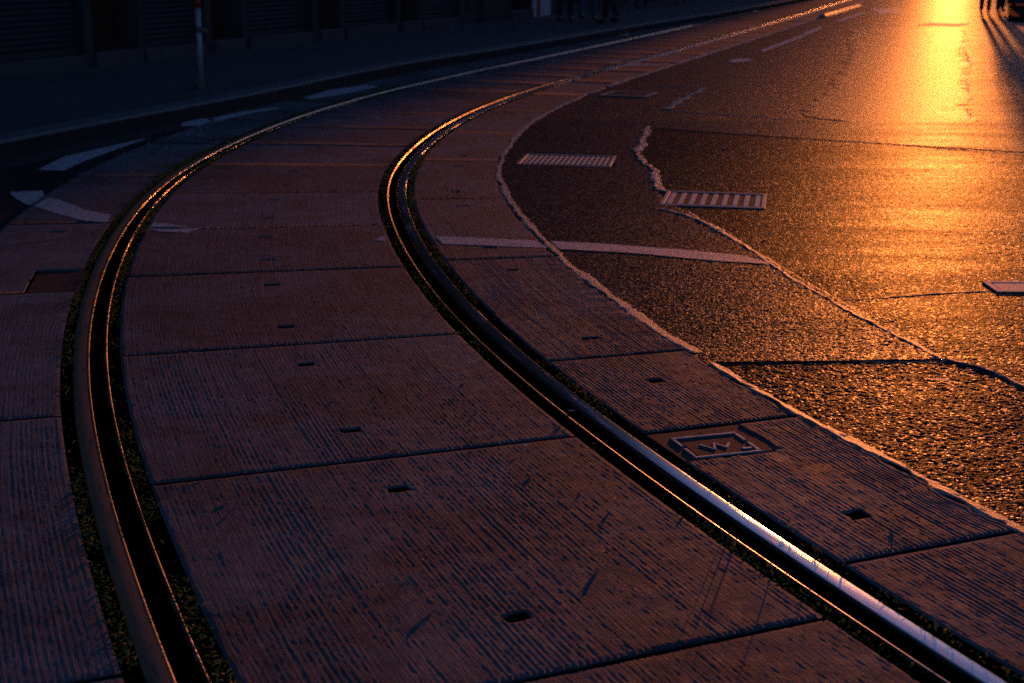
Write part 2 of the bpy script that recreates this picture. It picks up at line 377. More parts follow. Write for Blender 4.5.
def patch(name, pix, mat, z=-.001, jit=.0):
    pts = []
    for (x0, y0), (x1, y1) in zip(pix, pix[1:] + pix[:1]):
        a = Vector(G(x0, y0)); b = Vector(G(x1, y1)); n = max(1, int((b - a).length / .12))
        for k in range(n):
            q = a.lerp(b, k / n); w = jit * float(noise2(q.x * 9, q.y * 9, 8)) * 2
            pts.append((q.x + w, q.y - w * .6))
    o = ngon(name, pts, mat, z); o['kind'] = 'structure'; return o
patch('road_patch', [(850, 28), (962, 30), (965, 40), (960, 55), (969, 66), (965, 80), (967, 100), (966, 128), (880, 124), (800, 116), (835, 85), (850, 55)], M['asphalt_polished'], -.0015, .12)

# the near carriageway with its real stone relief
def inside(X, Y, pix):
    P = [G(*q) for q in pix]; m = np.zeros(X.shape, bool)
    for (x0, y0, _), (x1, y1, _) in zip(P, P[1:] + P[:1]):
        if y0 == y1: continue
        c = ((y0 > Y) != (y1 > Y)) & (X < (x1 - x0) * (Y - y0) / (y1 - y0) + x0); m ^= c
    return m
COARSE = [(712, 362), (800, 361), (945, 359), (1024, 386), (1300, 450), (1300, 700), (1024, 545), (900, 470), (800, 418)]
RIGHTP = [(662, 200), (690, 213), (765, 257), (845, 303), (945, 359), (1024, 386), (1500, 500), (1900, 150), (1024, 152), (800, 138), (652, 128), (640, 150), (650, 172)]
def relief(x0, x1, y0, y1, d):
    gx, gy = np.arange(x0, x1 + .05, .05), np.arange(y0, y1 + .05, .05); T = np.empty((len(gx), len(gy)))
    cx, cy, chh = _x[::5], _y[::5], _h[::5]
    for i, a in enumerate(gx):
        D = (cx[:, None] - a) ** 2 + (cy[:, None] - gy[None]) ** 2; k = D.argmin(0)
        T[i] = (a - cx[k]) * np.cos(chh[k]) - (gy - cy[k]) * np.sin(chh[k])
    X1, Y1 = np.arange(x0, x1, d), np.arange(y0, y1, d); X, Y = np.meshgrid(X1, Y1, indexing='ij')
    fi, fj = (X - x0) / .05, (Y - y0) / .05; ii, jj = fi.astype(int), fj.astype(int); fi -= ii; fj -= jj
    t = T[ii, jj] * (1 - fi) * (1 - fj) + T[ii + 1, jj] * fi * (1 - fj) + T[ii, jj + 1] * (1 - fi) * fj + T[ii + 1, jj + 1] * fi * fj
    co = inside(X, Y, COARSE); rp = inside(X, Y, RIGHTP)
    a1 = noise2(X / (2.1 * d) + .3 * noise2(X / .03, Y / .03, 80), Y / (2.1 * d), 81); a2 = noise2(X / (1.3 * d), Y / (1.3 * d), 82); a3 = noise2(X / .02 + 5, Y / .02, 84)
    wear = np.clip(.8 + .8 * noise2(X / .5, Y / .4, 83), .45, 1.2)
    A = np.where(co, .0026, np.where(rp, .0020, .0017)) * wear
    h = np.clip(.45 + .7 * a1 + .6 * a2 + .12 * a3, 0, 1)
    Z = np.where(co | rp, -.0044, -.0018) + A * h + .0004 * noise2(X / .35, Y / .2, 85)
    Z = np.maximum(Z, -.0048)
    for q_ in ([(524, 152.5), (613, 155), (614, 167), (520.5, 163)], [(666, 190), (767, 194), (767, 208.5), (660, 204.5)], [(986, 281), (1034, 281), (1040, 291.5), (992, 291)]):
        Z = np.where(inside(X, Y, q_), -.0048, Z)
    n, m_ = X.shape; idx = np.arange(n * m_).reshape(n, m_)
    keep = ((t[:-1, :-1] > 1.335) & (t[1:, 1:] > 1.335)).ravel()
    Q = np.stack([idx[:-1, :-1], idx[1:, :-1], idx[1:, 1:], idx[:-1, 1:]], -1).reshape(-1, 4)[keep]
    mi = np.where(co | rp, 1, 0)[:-1, :-1].ravel()[keep]
    used = np.unique(Q); rm = np.full(n * m_, -1); rm[used] = np.arange(len(used)); Q = rm[Q]
    V = np.stack([X, Y, Z], -1).reshape(-1, 3)[used]
    me = bpy.data.meshes.new('road_surface'); me.vertices.add(len(V)); me.vertices.foreach_set('co', V.astype(np.float32).ravel())
    me.loops.add(Q.size); me.loops.foreach_set('vertex_index', Q.astype(np.int32).ravel())
    me.polygons.add(len(Q)); me.polygons.foreach_set('loop_start', np.arange(0, Q.size, 4, dtype=np.int32))
    me.materials.append(M['asphalt_near']); me.materials.append(M['asphalt_near_dark']); me.polygons.foreach_set('material_index', mi.astype(np.int32))
    me.update(calc_edges=True); me.shade_smooth()
    o = bpy.data.objects.new('road_surface', me); COL.objects.link(o); o['kind'] = 'structure'
relief(.15, 3.0, 2.9, 6.4, .0052)
relief(-.15, 5.2, 6.4, 12.6, .011)

# raised, ragged seams of tar and mortar
def seam(name, pts, w, h, seed=1, z=-.004, mat=None, jit=.012, step=None):
    P = [Vector(p) for p in pts]; out = []
    for a, b in zip(P, P[1:]):
        n = max(1, int((b - a).length / .018)); n = min(n, 160)
        out += [a.lerp(b, k / n) for k in range(n)]
    out.append(P[-1]); vs = []; fs = []
    for i, p in enumerate(out):
        t = (out[min(i + 1, len(out) - 1)] - out[max(i - 1, 0)]); t.z = 0; t.normalize(); nrm = Vector((-t.y, t.x, 0))
        d = i * .018
        o_ = jit * (2 * float(noise2(d * 3, seed, 21)) + .8 * float(noise2(d * 22, seed, 22)))
        ww = w * (1 + 1.1 * float(noise2(d * 5, seed + 5, 23)) + .9 * float(noise2(d * 35, seed, 24)))
        hh = h * max(.12,  1 + 1.1 * float(noise2(d * 6, seed + 9, 25)) + .9 * float(noise2(d * 40, seed, 26)))
        c = p + nrm * o_
        if step:
            lo_, za, zb = step[:3]; e_ = step[3] if len(step) > 3 else .0022
            for k, q in ((-1, 0), (-.6, .30), (-.2, .52), (.2, .74), (.6, .95), (1, .9)):
                rr_ = c - nrm * (ww / 2 * (k + .22 * float(noise2(d * 70, k * 9 + seed, 27)) * (abs(k) < .95)) * lo_); vs.append((rr_.x, rr_.y, zb + (za - zb) * q + (e_ * 1.6 * float(noise2(d * 45, k * 7, seed)) + e_ * .8 if -.9 < k < .9 else -.0008)))
            if i: fs += [((i - 1) * 6 + k, (i - 1) * 6 + k + 1, i * 6 + k + 1, i * 6 + k) if lo_ < 0 else ((i - 1) * 6 + k + 1, (i - 1) * 6 + k, i * 6 + k, i * 6 + k + 1) for k in range(5)]
            continue
        for k, q in ((-1, 0), (-.62, .55 + .5 * float(noise2(d * 60, 3, seed))), (-.1, 1.), (.4, .75 + .5 * float(noise2(d * 60, 9, seed))), (1, 0)):
            r = c + nrm * (ww / 2 * k); vs.append((r.x, r.y, z + hh * q if q else z - .003))
        if i: fs += [((i - 1) * 5 + k, (i - 1) * 5 + k + 1, i * 5 + k + 1, i * 5 + k) for k in range(4)]
    o = link(name, vs, fs, mat or M['bead']); o['kind'] = 'structure'; return o
GP = lambda L_: [G(x, y) for x, y in L_]
seam('asphalt_seam', [C3(s, 1.36) for s in np.arange(-2.4, 1.5, .15)], .048, .004, 1, step=(-1, .0006, -.0068, .0018))
seam('asphalt_seam', [C3(s, 1.365 if s > 6 else 1.37) for s in np.arange(1.5, 13.6, .2)], .05, .004, 2, jit=.016, step=(-1, .0006, -.0022, .0010))
seam('asphalt_seam', [C3(s, 1.36) for s in np.arange(13.6, 60, .5)], .07, .004, 3, step=(-1, .0012, -.006, .001))
seam('asphalt_seam', GP([(690, 212), (730, 236), (765, 258), (800, 281), (835, 302), (860, 315), (880, 326), (915, 342), (945, 358)]), .04, .0035, 4, step=(1, -.0002, -.0056, .0014))
seam('asphalt_seam', GP([(945, 358), (975, 365), (1000, 374), (1024, 386), (1080, 405)]), .03, .003, 5, step=(1, -.0015, -.0045))
seam('asphalt_seam', GP([(700, 361), (760, 361), (830, 360), (900, 361), (945, 359)]), .015, .0014, 6, jit=.008)
seam('asphalt_seam', GP([(845, 299), (880, 297), (930, 293), (990, 290)]), .014, .0012, 7, jit=.008)
seam('asphalt_seam', GP([(650, 126), (641, 140), (640, 150), (650, 168), (658, 180), (663, 191)]), .06, .003, 8, jit=.03, step=(1, .0012, -.0045))
seam('asphalt_seam', GP([(662, 208), (690, 215), (720, 230)]), .04, .003, 9, step=(1, .0005, -.0045))
seam('asphalt_seam', GP([(582, 118), (640, 126), (735, 131), (830, 140), (930, 147), (1060, 158)]), .02, .002, 10, jit=.02)
seam('asphalt_seam', GP([(640, 108), (720, 114), (830, 122), (960, 128), (1060, 133)]), .02, .0015, 11, jit=.02)
seam('asphalt_seam', GP([(655, 86), (705, 88)]), .02, .002, 12)
seam('asphalt_seam', GP([(667, 109), (682, 99), (704, 88)]), .07, .003, 13, jit=.03, step=(1, .001, -.004))
seam('asphalt_seam', GP([(964, 30), (962, 45), (968, 60), (966, 90), (967, 128)]), .03, .003, 14, jit=.04)

# ------------------------------------------------------------------ concrete slabs
def slab(s0, s1, t0, t1, holes=(), dt=.004, ds=.03, amp=1.0, rough_edge=0.0, seed=0, dents=(), tilt=0.0):
    g = .006 if s0 < 2.5 else (.012 if s0 < 6 else .022)
    S = list(np.arange(s0 + g, s1 - g, ds)) + [s1 - g]; T = list(np.arange(t0, t1, dt)) + [t1]
    e = .0012
    for (hs, ht, hw, hd) in holes:
        S += [hs - hw - e, hs - hw + e, hs + hw - e, hs + hw + e]; T += [ht - hd - e, ht - hd + e, ht + hd - e, ht + hd + e]
    for (a, b, c, d, dep) in dents:
        S += [a - e, a + e, b - e, b + e]; T += [c - e, c + e, d - e, d + e]
    S = np.unique(np.clip(np.round(S, 5), s0 + g, s1 - g)); T = np.unique(np.clip(np.round(T, 5), t0, t1))
    SS, TT = np.meshgrid(S, T, indexing='ij')
    k = seed * 7.13
    drift = .02 * noise2(SS * 1.1 + k, np.zeros_like(SS), 31) 
    tw = (TT + drift)
    comb = noise2(tw / .009, SS * 1.3 + k, 32); comb2 = noise2(tw / .021 + k, SS * .8, 33)
    per = np.sin(2 * math.pi * tw / .0145 + 3 * noise2(SS * .7, TT / .08, 30)) * np.clip(.75 + 1.0 * noise2(SS * 1.5 + k, TT / .12, 29), .2, 1)
    z = amp * (-.00042 * comb - .0001 * comb2 + .00028 * per)
    z += amp * .00025 * noise2(SS / .020, TT / .034, 34) + .0004 * noise2(SS / .015 + k, TT / .0075, 44) + (.0005 if s0 < 4.2 else .0008) * noise2(SS / (ds * 1.02) + k * 31, TT / (dt * 1.02), 43) + .0009 * noise2(SS / .4 + k, TT / .3, 35)
    edge = np.minimum.reduce([SS - S[0], S[-1] - SS, TT - t0, t1 - TT])
    chip = .010 + .012 * np.clip(noise2(SS / .06 + k, TT / .06, 36), 0, 1)
    z -= .0028 * np.clip(1 - edge / chip, 0, 1) ** 1.5
    z += tilt * (TT - t0)
    for (hs, ht, hw, hd) in holes:
        fz = .8 + .35 * float(noise2(hs * 77, ht * 31, 45)); r = np.maximum(abs(SS - hs) / (hw * fz), abs(TT - ht) / (hd * (1.8 - fz)))
        r = r + .30 * noise2(SS / .016 + k, TT / .016, 46)
        z = np.where(r < 1.0, -.022 - .02 * (fz - .6) + .006 * noise2(SS / .01, TT / .01, 47), z)
        rim = np.exp(-np.clip(r - 1, 0, None) * 3) * (r >= 1); z += .0015 * rim * noise2(SS / .02, TT / .02, 37)
    for (a, b, c, d, dep) in dents:
        nz = .012 * noise2(SS / .03, TT / .03, 38)
        m = (SS > a + nz) & (SS < b) & (TT > c) & (TT < d + nz); z = np.where(m, dep + .002 * noise2(SS / .015, TT / .015, 40), z)
    Tw = TT.copy()
    if rough_edge:
        w = np.clip((TT - (t1 - .25)) / .25, 0, 1) ** 2; Tw += w * rough_edge * (noise2(SS / .12 + k, np.zeros_like(SS), 41) + .5 * noise2(SS / .03, np.zeros_like(SS), 42))
    X, Y = CC(SS, Tw); n, m_ = SS.shape
    V = np.stack([X, Y, z], -1).reshape(-1, 3)
    idx = np.arange(n * m_).reshape(n, m_)
    Q = np.stack([idx[:-1, :-1], idx[:-1, 1:], idx[1:, 1:], idx[1:, :-1]], -1).reshape(-1, 4)
    # orientation: want upward normals
    ring = np.concatenate([idx[0, :], idx[1:, -1], idx[-1, -2::-1], idx[-2:0:-1, 0]])
    Vb = V[ring].copy(); Vb[:, 2] = -.125
    nb = len(V); r2 = nb + np.arange(len(ring)); rn = np.roll(ring, -1); r2n = np.roll(r2, -1)
    Q2 = np.stack([ring, r2, r2n, rn], -1)
    V = np.concatenate([V, Vb]); Q = np.concatenate([Q[:, ::-1], Q2])
    uv = np.concatenate([np.stack([SS, TT + seed * .37], -1).reshape(-1, 2), np.stack([SS, TT], -1).reshape(-1, 2)[ring]])
    me = bpy.data.meshes.new('concrete_slab'); me.vertices.add(len(V)); me.vertices.foreach_set('co', V.astype(np.float32).ravel())
    me.loops.add(Q.size); me.loops.foreach_set('vertex_index', Q.astype(np.int32).ravel())
    me.polygons.add(len(Q)); me.polygons.foreach_set('loop_start', np.arange(0, Q.size, 4, dtype=np.int32))
    me.update(calc_edges=True)
    l = me.uv_layers.new(name='UVMap'); l.data.foreach_set('uv', uv[Q.ravel()].astype(np.float32).ravel())
    me.materials.append(M['concrete'])
    o = bpy.data.objects.new('concrete_slab', me); COL.objects.link(o); return o
ORD = ['first', 'second', 'third', 'fourth', 'fifth', 'sixth', 'seventh', 'eighth', 'ninth', 'tenth', 'eleventh', 'twelfth', 'thirteenth', 'fourteenth', 'fifteenth', 'sixteenth', 'seventeenth', 'eighteenth', 'nineteenth', 'twentieth']
def steps(s):
    if s < 1.9: return .0027, .013
    if s < 4: return .0042, .02
    if s < 6.4: return .009, .04
    if s < 12: return .012, .1
    return .04, .3
# between the rails
cj = [-3.1, -1.85, -.60, .73, 2.02, 3.30, 4.41, 5.57, 6.72, 7.86, 8.99]
while cj[-1] < 32: cj.append(cj[-1] + 1.17)
extra_c = {1: ' cut by the bottom edge of the photo, shown as a sliver beside the right rail', 2: ' , widest and nearest one with two square holes, above the corner sliver'}
for i, (a, b) in enumerate(zip(cj, cj[1:])):
    if i < 1: continue
    dt, ds = steps(a)
    hs = [(a + .27, .0, .026, .03), (b - .27, .0, .026, .03)] if a < 12 else []
    if i == 1: hs = hs[:1]
    if abs(a + .60) < .01: hs = [(-.34, 0, .026, .03), (.48, 0, .026, .03)]
    amp = {2: 1.0, 3: .9, 4: .8, 5: 1.0, 6: 1.3}.get(i, .6)
    o = slab(a, b, -.612, .612, hs, dt, ds, amp, seed=i)
    n = i - 1
    if n < 20:
        lab = ('combed concrete slab between the rails, sliver at the bottom edge beside the right rail' if n == 0 else
               'largest combed concrete slab between the rails, directly above the sliver at the bottom edge' if n == 1 else
               'combed concrete slab between the rails, %s one up from the bottom edge' % ORD[n])
        tag(o, lab, 'concrete slab', 'concrete slabs between the rails')
    else: tag(o, 'small far concrete slab between the rails beyond the twentieth, near the top edge', 'concrete slab', 'far slabs between the rails')
# right of the right rail
rj = [-2.3, -1.42, -.37, .68, 1.55, 3.42, 5.27, 7.04, 8.79]
while rj[-1] < 31: rj.append(rj[-1] + 1.8)
for i, (a, b) in enumerate(zip(rj, rj[1:])):
    dt, ds = steps(a); hs = []; dents = []
    if i == 1: hs = [(-1.13, 1.06, .035, .03)]
    elif i == 2: hs = [(-.12, 1.03, .035, .03)]; dents = [(.405, .69, .80, 1.125, -.005)]
    elif i == 3: hs = [(1.2, 1.08, .03, .03)]
    elif a < 9: hs = [(a + .27, 1.07, .026, .03), (b - .28, 1.08, .026, .03)]
    o = slab(a, b, .815, 1.345, hs, dt, ds, {1: 1.3, 2: 1.5, 3: 1.2, 4: 1.5, 5: 1.1}.get(i, .6), .03, seed=40 + i, dents=dents)
    labs = {0: 'combed concrete slab right of the right rail just off the bottom corner', 1: 'combed concrete slab right of the right rail in the bottom right corner',
            2: 'combed concrete slab holding the square iron cover beside the right rail', 3: 'short combed concrete slab just above the one with the iron cover, one hole',
            4: 'long combed concrete slab right of the rail, just above the short one with one hole'}
    if i in labs: lab = labs[i]
    elif i < 18: lab = 'concrete slab between right rail and asphalt, %s one up from the bottom corner' % ORD[i - 1]
    else: lab = 'far narrow concrete slab between right rail and asphalt, past the sixteenth'
    tag(o, lab, 'concrete slab', 'concrete slabs right of the track')
# left of the left rail
lj = [-3.3, -1.85, -.28, 1.40, 3.07, 4.65, 6.2, 7.8, 9.4]
while lj[-1] < 30: lj.append(lj[-1] + 1.6)
for i, (a, b) in enumerate(zip(lj, lj[1:])):
    if i == 0: continue
    dt, ds = steps(a + 1); dents = []
    hs = [(a + .24, -1.0, .026, .03), (b - .24, -1.05, .026, .03)] if a < 10 and a > 1.5 else []
    if i == 4: dents = [(3.0, 3.5, -1.02, -.79, -.014)]
    o = slab(a, b, -1.345, -.812, hs, dt, ds, .9 if a < 4 else .5, seed=80 + i, dents=dents)
    labs = {1: 'dark concrete slab left of the left rail in the bottom left corner, barely in view', 2: 'long dark concrete slab left of the left rail in the lower left corner',
            3: 'dark concrete slab left of the left rail just below the small dark pit', 4: 'dark concrete slab left of the left rail with the small dark pit in its corner'}
    if i in labs: lab = labs[i]
    elif i < 18: lab = 'dark concrete slab left of the left rail, %s one above the slab with the pit' % ORD[i - 5]
    else: lab = 'far concrete slab left of the left rail, past the thirteenth above the pit'
    tag(o, lab, 'concrete slab', 'concrete slabs left of the track')

for w0, w1, st in ((-1.345, -.812, lj[-1]), (-.612, .612, cj[-1]), (.815, 1.345, rj[-1])):
    q = [x for x in np.concatenate([[st + .01], np.arange(st + .5, 184, 1.)])]
    strip('track_paving', [C3(s, w0) for s in q], [C3(s, w1) for s in q], M['concrete'], 0)['kind'] = 'structure'
# ------------------------------------------------------------------ rails
def sweep(name, prof, side, mat, parent, s0=-6, s1=184):
    S = np.concatenate([np.arange(s0, 20, .06), np.arange(20, s1, .8)])
    n = len(prof); vs = []; uv = []
    for t, z in prof:
        pass
    A = []
    for t, z in prof:
        x, y = CC(S, side * t); wob = .0006 * noise2(S * 6, np.full_like(S, t * 50), 50)
        A.append(np.stack([x, y, np.full_like(x, z) + wob], -1))
    A = np.stack(A, 1); V = A.reshape(-1, 3)
    U = np.stack([np.repeat(S, n), np.tile([p[0] + p[1] for p in prof], len(S))], -1)
    fs = []
    for i in range(len(S) - 1):
        for k in range(n - 1):
            q = (i * n + k, i * n + k + 1, (i + 1) * n + k + 1, (i + 1) * n + k)
            fs.append(q if side < 0 else q[::-1])
    return link(name, V, fs, mat, parent, smooth=True, uv=U)
def arc(cx, cz, r, a0, a1, n=5): return [(cx + r * math.cos(R(a0 + (a1 - a0) * i / n)), cz + r * math.sin(R(a0 + (a1 - a0) * i / n))) for i in range(n + 1)]
def rail(side, hm, label):
    t = empty('tram_rail', C3(0, side * .72, 0)); tag(t, label, 'tram rail')
    inv_t = Matrix.Translation(t.location).inverted()
    head = [(.775, -.12), (.7745, -.03), (.7735, -.010)] + arc(.7665, -.0075, .0065, 0, 80, 4) + [(.758, .0004), (.748, .0009), (.738, .0010), (.730, .0008)] + [(.7262, .0006)]
    corner = arc(.7278, -.0100, .0108, 94, 176, 8) + [(.7170, -.02), (.7168, -.045)]
    lip = [(.668, -.045), (.6672, -.014)] + arc(.6618, -.0060, .0052, 0, 180, 7) + [(.6555, -.0085), (.655, -.012), (.6548, -.12)]
    groove = [(.7168, -.028), (.712, -.032), (.69, -.034), (.672, -.032), (.668, -.028)]
    # profiles run from the outside inward
    for nm, pr, m in (('running_head', head, hm), ('gauge_corner', corner, M['rail_polish']), ('groove_floor', groove, M['rail_groove']), ('guard_lip', lip, M['rail_lip'])):
        o = sweep(nm, pr, side, m, t); o.matrix_parent_inverse = inv_t
    return t
rail(-1, M['rail_head_rusty'], 'left rail of the curving tram track, rusty brown head with a gold glinting edge')
rail(1, M['rail_head'], 'right rail of the curving tram track, polished blue steel head with a gold edge')

# ------------------------------------------------------------------ weeds and moss in the gaps beside the rails and in slab joints
def weeds(name, spots, mat, kind='stuff'):
    vs = []; fs = []
    for (x, y, z, sz) in spots:
        a = random.uniform(0, 6.28); el = random.uniform(.0, .75); l = sz * random.uniform(.5, 1.3); w = l * random.uniform(.25, .5)
        dx, dy, dz = math.cos(a) * math.cos(el), math.sin(a) * math.cos(el), math.sin(el); px, py = -math.sin(a) * w / 2, math.cos(a) * w / 2
        b = len(vs); m = .55
        vs += [(x, y, z), (x + dx * l * m + px, y + dy * l * m + py, z + dz * l * m + .001), (x + dx * l, y + dy * l, z + dz * l * .85), (x + dx * l * m - px, y + dy * l * m - py, z + dz * l * m + .001)]
        fs.append((b, b + 1, b + 2, b + 3))
    o = link(name, vs, fs, mat); o['kind'] = kind; return o
sp = []
for (t0, t1, dens, zz) in ((-.810, -.779, 1.3, -.0135), (-.652, -.614, 1.1, -.012), (.614, .652, 1.1, -.017), (.779, .812, .8, -.012)):
    s = -1.4
    while s < 16:
        cl = max(0.01, 1.9 * float(noise2(s * 2.6, t0 * 40, 60)) + .22 + 1.2 * float(noise2(s * 11, t0 * 30, 61)))
        if s > 2.5 and abs(t0) > 0: cl += .25
        s += .0011 / (dens * cl + .02) * (1 if s < 6 else 2.2)
        x, y = CC(s, random.uniform(t0, t1)); sp.append((float(x), float(y), zz + random.uniform(0, .012), .016 * (1 if s < 6 else 1.7)))
tag(weeds('weeds', sp, M['weed']), 'low green weeds and moss filling the gaps beside the rails', 'weeds')
sp = []
for i, a in enumerate(cj[1:11]):
    for q in range(500 if i in (3, 4, 5, 6) else 120):
        tt = random.uniform(-.61, .61)
        if float(noise2(tt * 6, i * 3.3, 63)) < -.02: continue
        x, y = CC(a + random.uniform(-.004, .004), tt); sp.append((float(x), float(y), -.012, .010))
for a in lj[2:7]:
    for q in range(160):
        x, y = CC(a + random.uniform(-.004, .004), random.uniform(-1.3, -.82)); sp.append((float(x), float(y), -.012, .010))
for q in range(260):
    e = random.random()
    s_, t_ = (random.uniform(3.05, 3.5), -1.015) if e < .4 else ((3.49, random.uniform(-1.0, -.8)) if e < .8 else (3.06, random.uniform(-1, -.8)))
    x, y = CC(s_, t_); sp.append((float(x), float(y), -.014, .014))
tag(weeds('moss', sp, M['weed']), 'thin green moss growing along the joints of the slabs', 'moss')
strip('gap_soil', [C3(s, -.808) for s in ss], [C3(s, -.776) for s in ss], M['soil'], -.022)['kind'] = 'structure'
strip('gap_soil', [C3(s, -.654) for s in ss], [C3(s, -.614) for s in ss], M['soil'], -.022)['kind'] = 'structure'
strip('gap_soil', [C3(s, .614) for s in ss], [C3(s, .654) for s in ss], M['soil'], -.022)['kind'] = 'structure'
strip('gap_soil', [C3(s, .776) for s in ss], [C3(s, .811) for s in ss], M['soil'], -.022)['kind'] = 'structure'
# dry stalks that throw long thin shadows
for (px, py, h_, lab) in [(636, 554, .035, 'dry grass stalk by the guard lip, nearest the bottom of the right rail'), (690, 587, .028, 'short dry stalk beside the lower part of the right rail'),
                     (731, 545, .03, 'dry stalk left of the polished rail, right of the first'), (935, 628, .03, 'dry stalk right of the polished rail near the bottom right corner'),
                     (825, 553, .022, 'tiny dry stalk right of the polished rail beside a slab joint'), (559, 398, .02, 'tiny dry stalk right of the rail below the third slab joint'), (462, 292, .03, 'dry stalk growing right of the rail in the weeds at mid curve')]:
    g = G(px, py); s_, t_ = inv(g[0], g[1]); t_ = .635 if t_ < .69 else .795
    b = MB()
    for k in range(3):
        x, y = CC(s_ + random.uniform(-.01, .01), t_); x, y = float(x), float(y); a = random.uniform(0, 6.28)
        b.tube([(x, y, -.03), (x + .003 * math.cos(a), y + .003 * math.sin(a), h_ * .4), (x + .012 * math.cos(a), y + .012 * math.sin(a), h_ * random.uniform(.8, 1.1))], [.0012, .0009, .0004], 5)
    tag(b.build('dry_stalk', M['leaf_dry']), lab, 'plant')

# ------------------------------------------------------------------ inspection cover beside the right rail
def cover():
    corners = [Vector(G(*q)) for q in [(671, 437.5), (735, 431.5), (764, 450.5), (693, 458.5)]]
    c = sum(corners, Vector()) / 4; ax = (corners[1] - corners[0] + corners[2] - corners[3]) / 2; ay = (corners[0] - corners[3] + corners[1] - corners[2]) / 2
    w, d = ax.length, ay.length; rz = math.atan2(ax.y, ax.x)
    print('cover', w, d)
    t = empty('inspection_cover', (c.x, c.y, -.0040), rz); tag(t, 'square iron track inspection cover with raised zigzag emblem beside the right rail', 'manhole cover')
    fr = MB(); g = .015; zt = .0048; q = .007
    # frame split into two brackets with a break on each short side
    def bar(x0, y0, x1, y1):
        fr.box(((x0 + x1) / 2, (y0 + y1) / 2, zt / 2), (abs(x1 - x0) + g, abs(y1 - y0) + g, zt), 0, 0, .0035)
    W, D = w / 2 - g / 2, d / 2 - g / 2
    bar(-W, D, W, D); bar(-W, -D, W, -D)
    bar(-W, D - g - .0005, -W, .018); bar(-W, -D + g + .0005, -W, -.012); bar(W, D - g - .0005, W, .018); bar(W, -D + g + .0005, W, -.012)
    fr.build('frame', M['iron_bright'], t)
    md = strip('mortar_bed', [C3(q_, .816) for q_ in np.linspace(.41, .665, 6)], [C3(q_, 1.12 + .015 * math.sin(q_ * 90)) for q_ in np.linspace(.41, .665, 6)], M['mortar_dark'], -.0018)
    md.parent = t; md.matrix_parent_inverse = (Matrix.Translation(t.location) @ Matrix.Rotation(rz, 4, 'Z')).inverted()
    pl = MB(); pl.box((0, 0, .0015), (w - 2 * g - .006, d - 2 * g - .006, .003), 0, 0, .001); pl.build('cover_plate', M['mortar_dark'], t)
    em = MB()
    zz = [(-.045, .010), (-.02, -.035), (-.001, .012), (.020, -.030), (.045, .004)]
    for a, b in zip(zz, zz[1:]):
        A = Vector((a[0], a[1], 0)); B = Vector((b[0], b[1], 0)); m = (A + B) / 2; dd = B - A
        em.box((m.x, m.y, +.0038 + .0002 * (zz.index(a) % 2)), (dd.length + .006, .009, .0016), math.atan2(dd.y, dd.x), 0, .002)
    em.build('raised_emblem', M['iron_bright'], t)
    lug = MB(); lug.box((w / 2 - .035, -d / 2 + .036, .004), (.03, .012, .004), 0, 0, .001); lug.build('lifting_lug', M['iron_bright'], t)
cover()
# pit box left of the left rail
b = MB(); x, y = CC(3.26, -.9); hh = float(np.interp(3.26, _s, _h))
b.box((float(x), float(y), -.008), (.215, .46, .008), -hh, 0, .001)
tag(b.build('pit_plate', simple('rusty_pit_plate', (.06, .032, .024), .7, .2, var=.4, scale=25, bump=.002)), 'small sunken rusty plate with mossy edge left of the left rail', 'plate')

# ------------------------------------------------------------------ gully grates
def grate(pix, nb, label, style, group='gully grates in the asphalt'):
    P = [Vector(G(*q)) for q in pix]; c = sum(P, Vector()) / 4
    ax = (P[1] - P[0] + P[2] - P[3]) / 2; w = ax.length; d = ((P[0] - P[3]).length + (P[1] - P[2]).length) / 2
    ay = (P[0] - P[3] + P[1] - P[2]); rz = (math.atan2(ax.y, ax.x) + math.atan2(ay.y, ay.x) - math.pi / 2) / 2; print('grate', w, d, math.degrees(rz))
    t = empty('gully_grate', (c.x, c.y, -.0043), rz); tag(t, label, 'drain grate', group)
    g = .024; zt = .004
    for (cx, cy, dx, dy) in ((0, d / 2 - g / 2, w, g), (0, -d / 2 + g / 2, w, g), (-w / 2 + g / 2, 0, g, d - 2 * g - .001), (w / 2 - g / 2, 0, g, d - 2 * g - .001)):
        f = MB(); f.box((cx, cy, zt / 2), (dx, dy, zt), 0, 0, .002); f.build('frame_bar', M['iron_bright'], t)
    f = MB(); f.box((0, 0, .0004), (w - 2 * g - .002, d - 2 * g - .002, .0012)); f.build('dirt_infill', M['infill'], t)
    iw = w - 2 * g - .05; bw = iw / nb * (.5 if style == 1 else .4)
    for k in range(nb):
        f = MB(); x = -iw / 2 + iw * k / (nb - 1)
        f.box((x, -.012, .0022), (bw, d - 2 * g - .07, .0022), 0, 0, .001); f.build('grate_bar', M['grate_iron'], t)
    if style == 0:
        for yy in (-.15, -.02, .11):
            f = MB(); f.box((0, yy, .0020), (iw, .02, .0021), 0, 0, .001); f.build('cross_bar', M['grate_iron'], t)
    return t
grate([(524, 153), (612, 156), (614, 167), (520, 163)], 16, 'gully grate of many fine bars in the asphalt, left of the wide-barred one', 0)
grate([(667, 190), (766, 194), (766, 208), (660, 204)], 9, 'gully grate with nine wide pale bars and bright ends on the asphalt seam', 1)
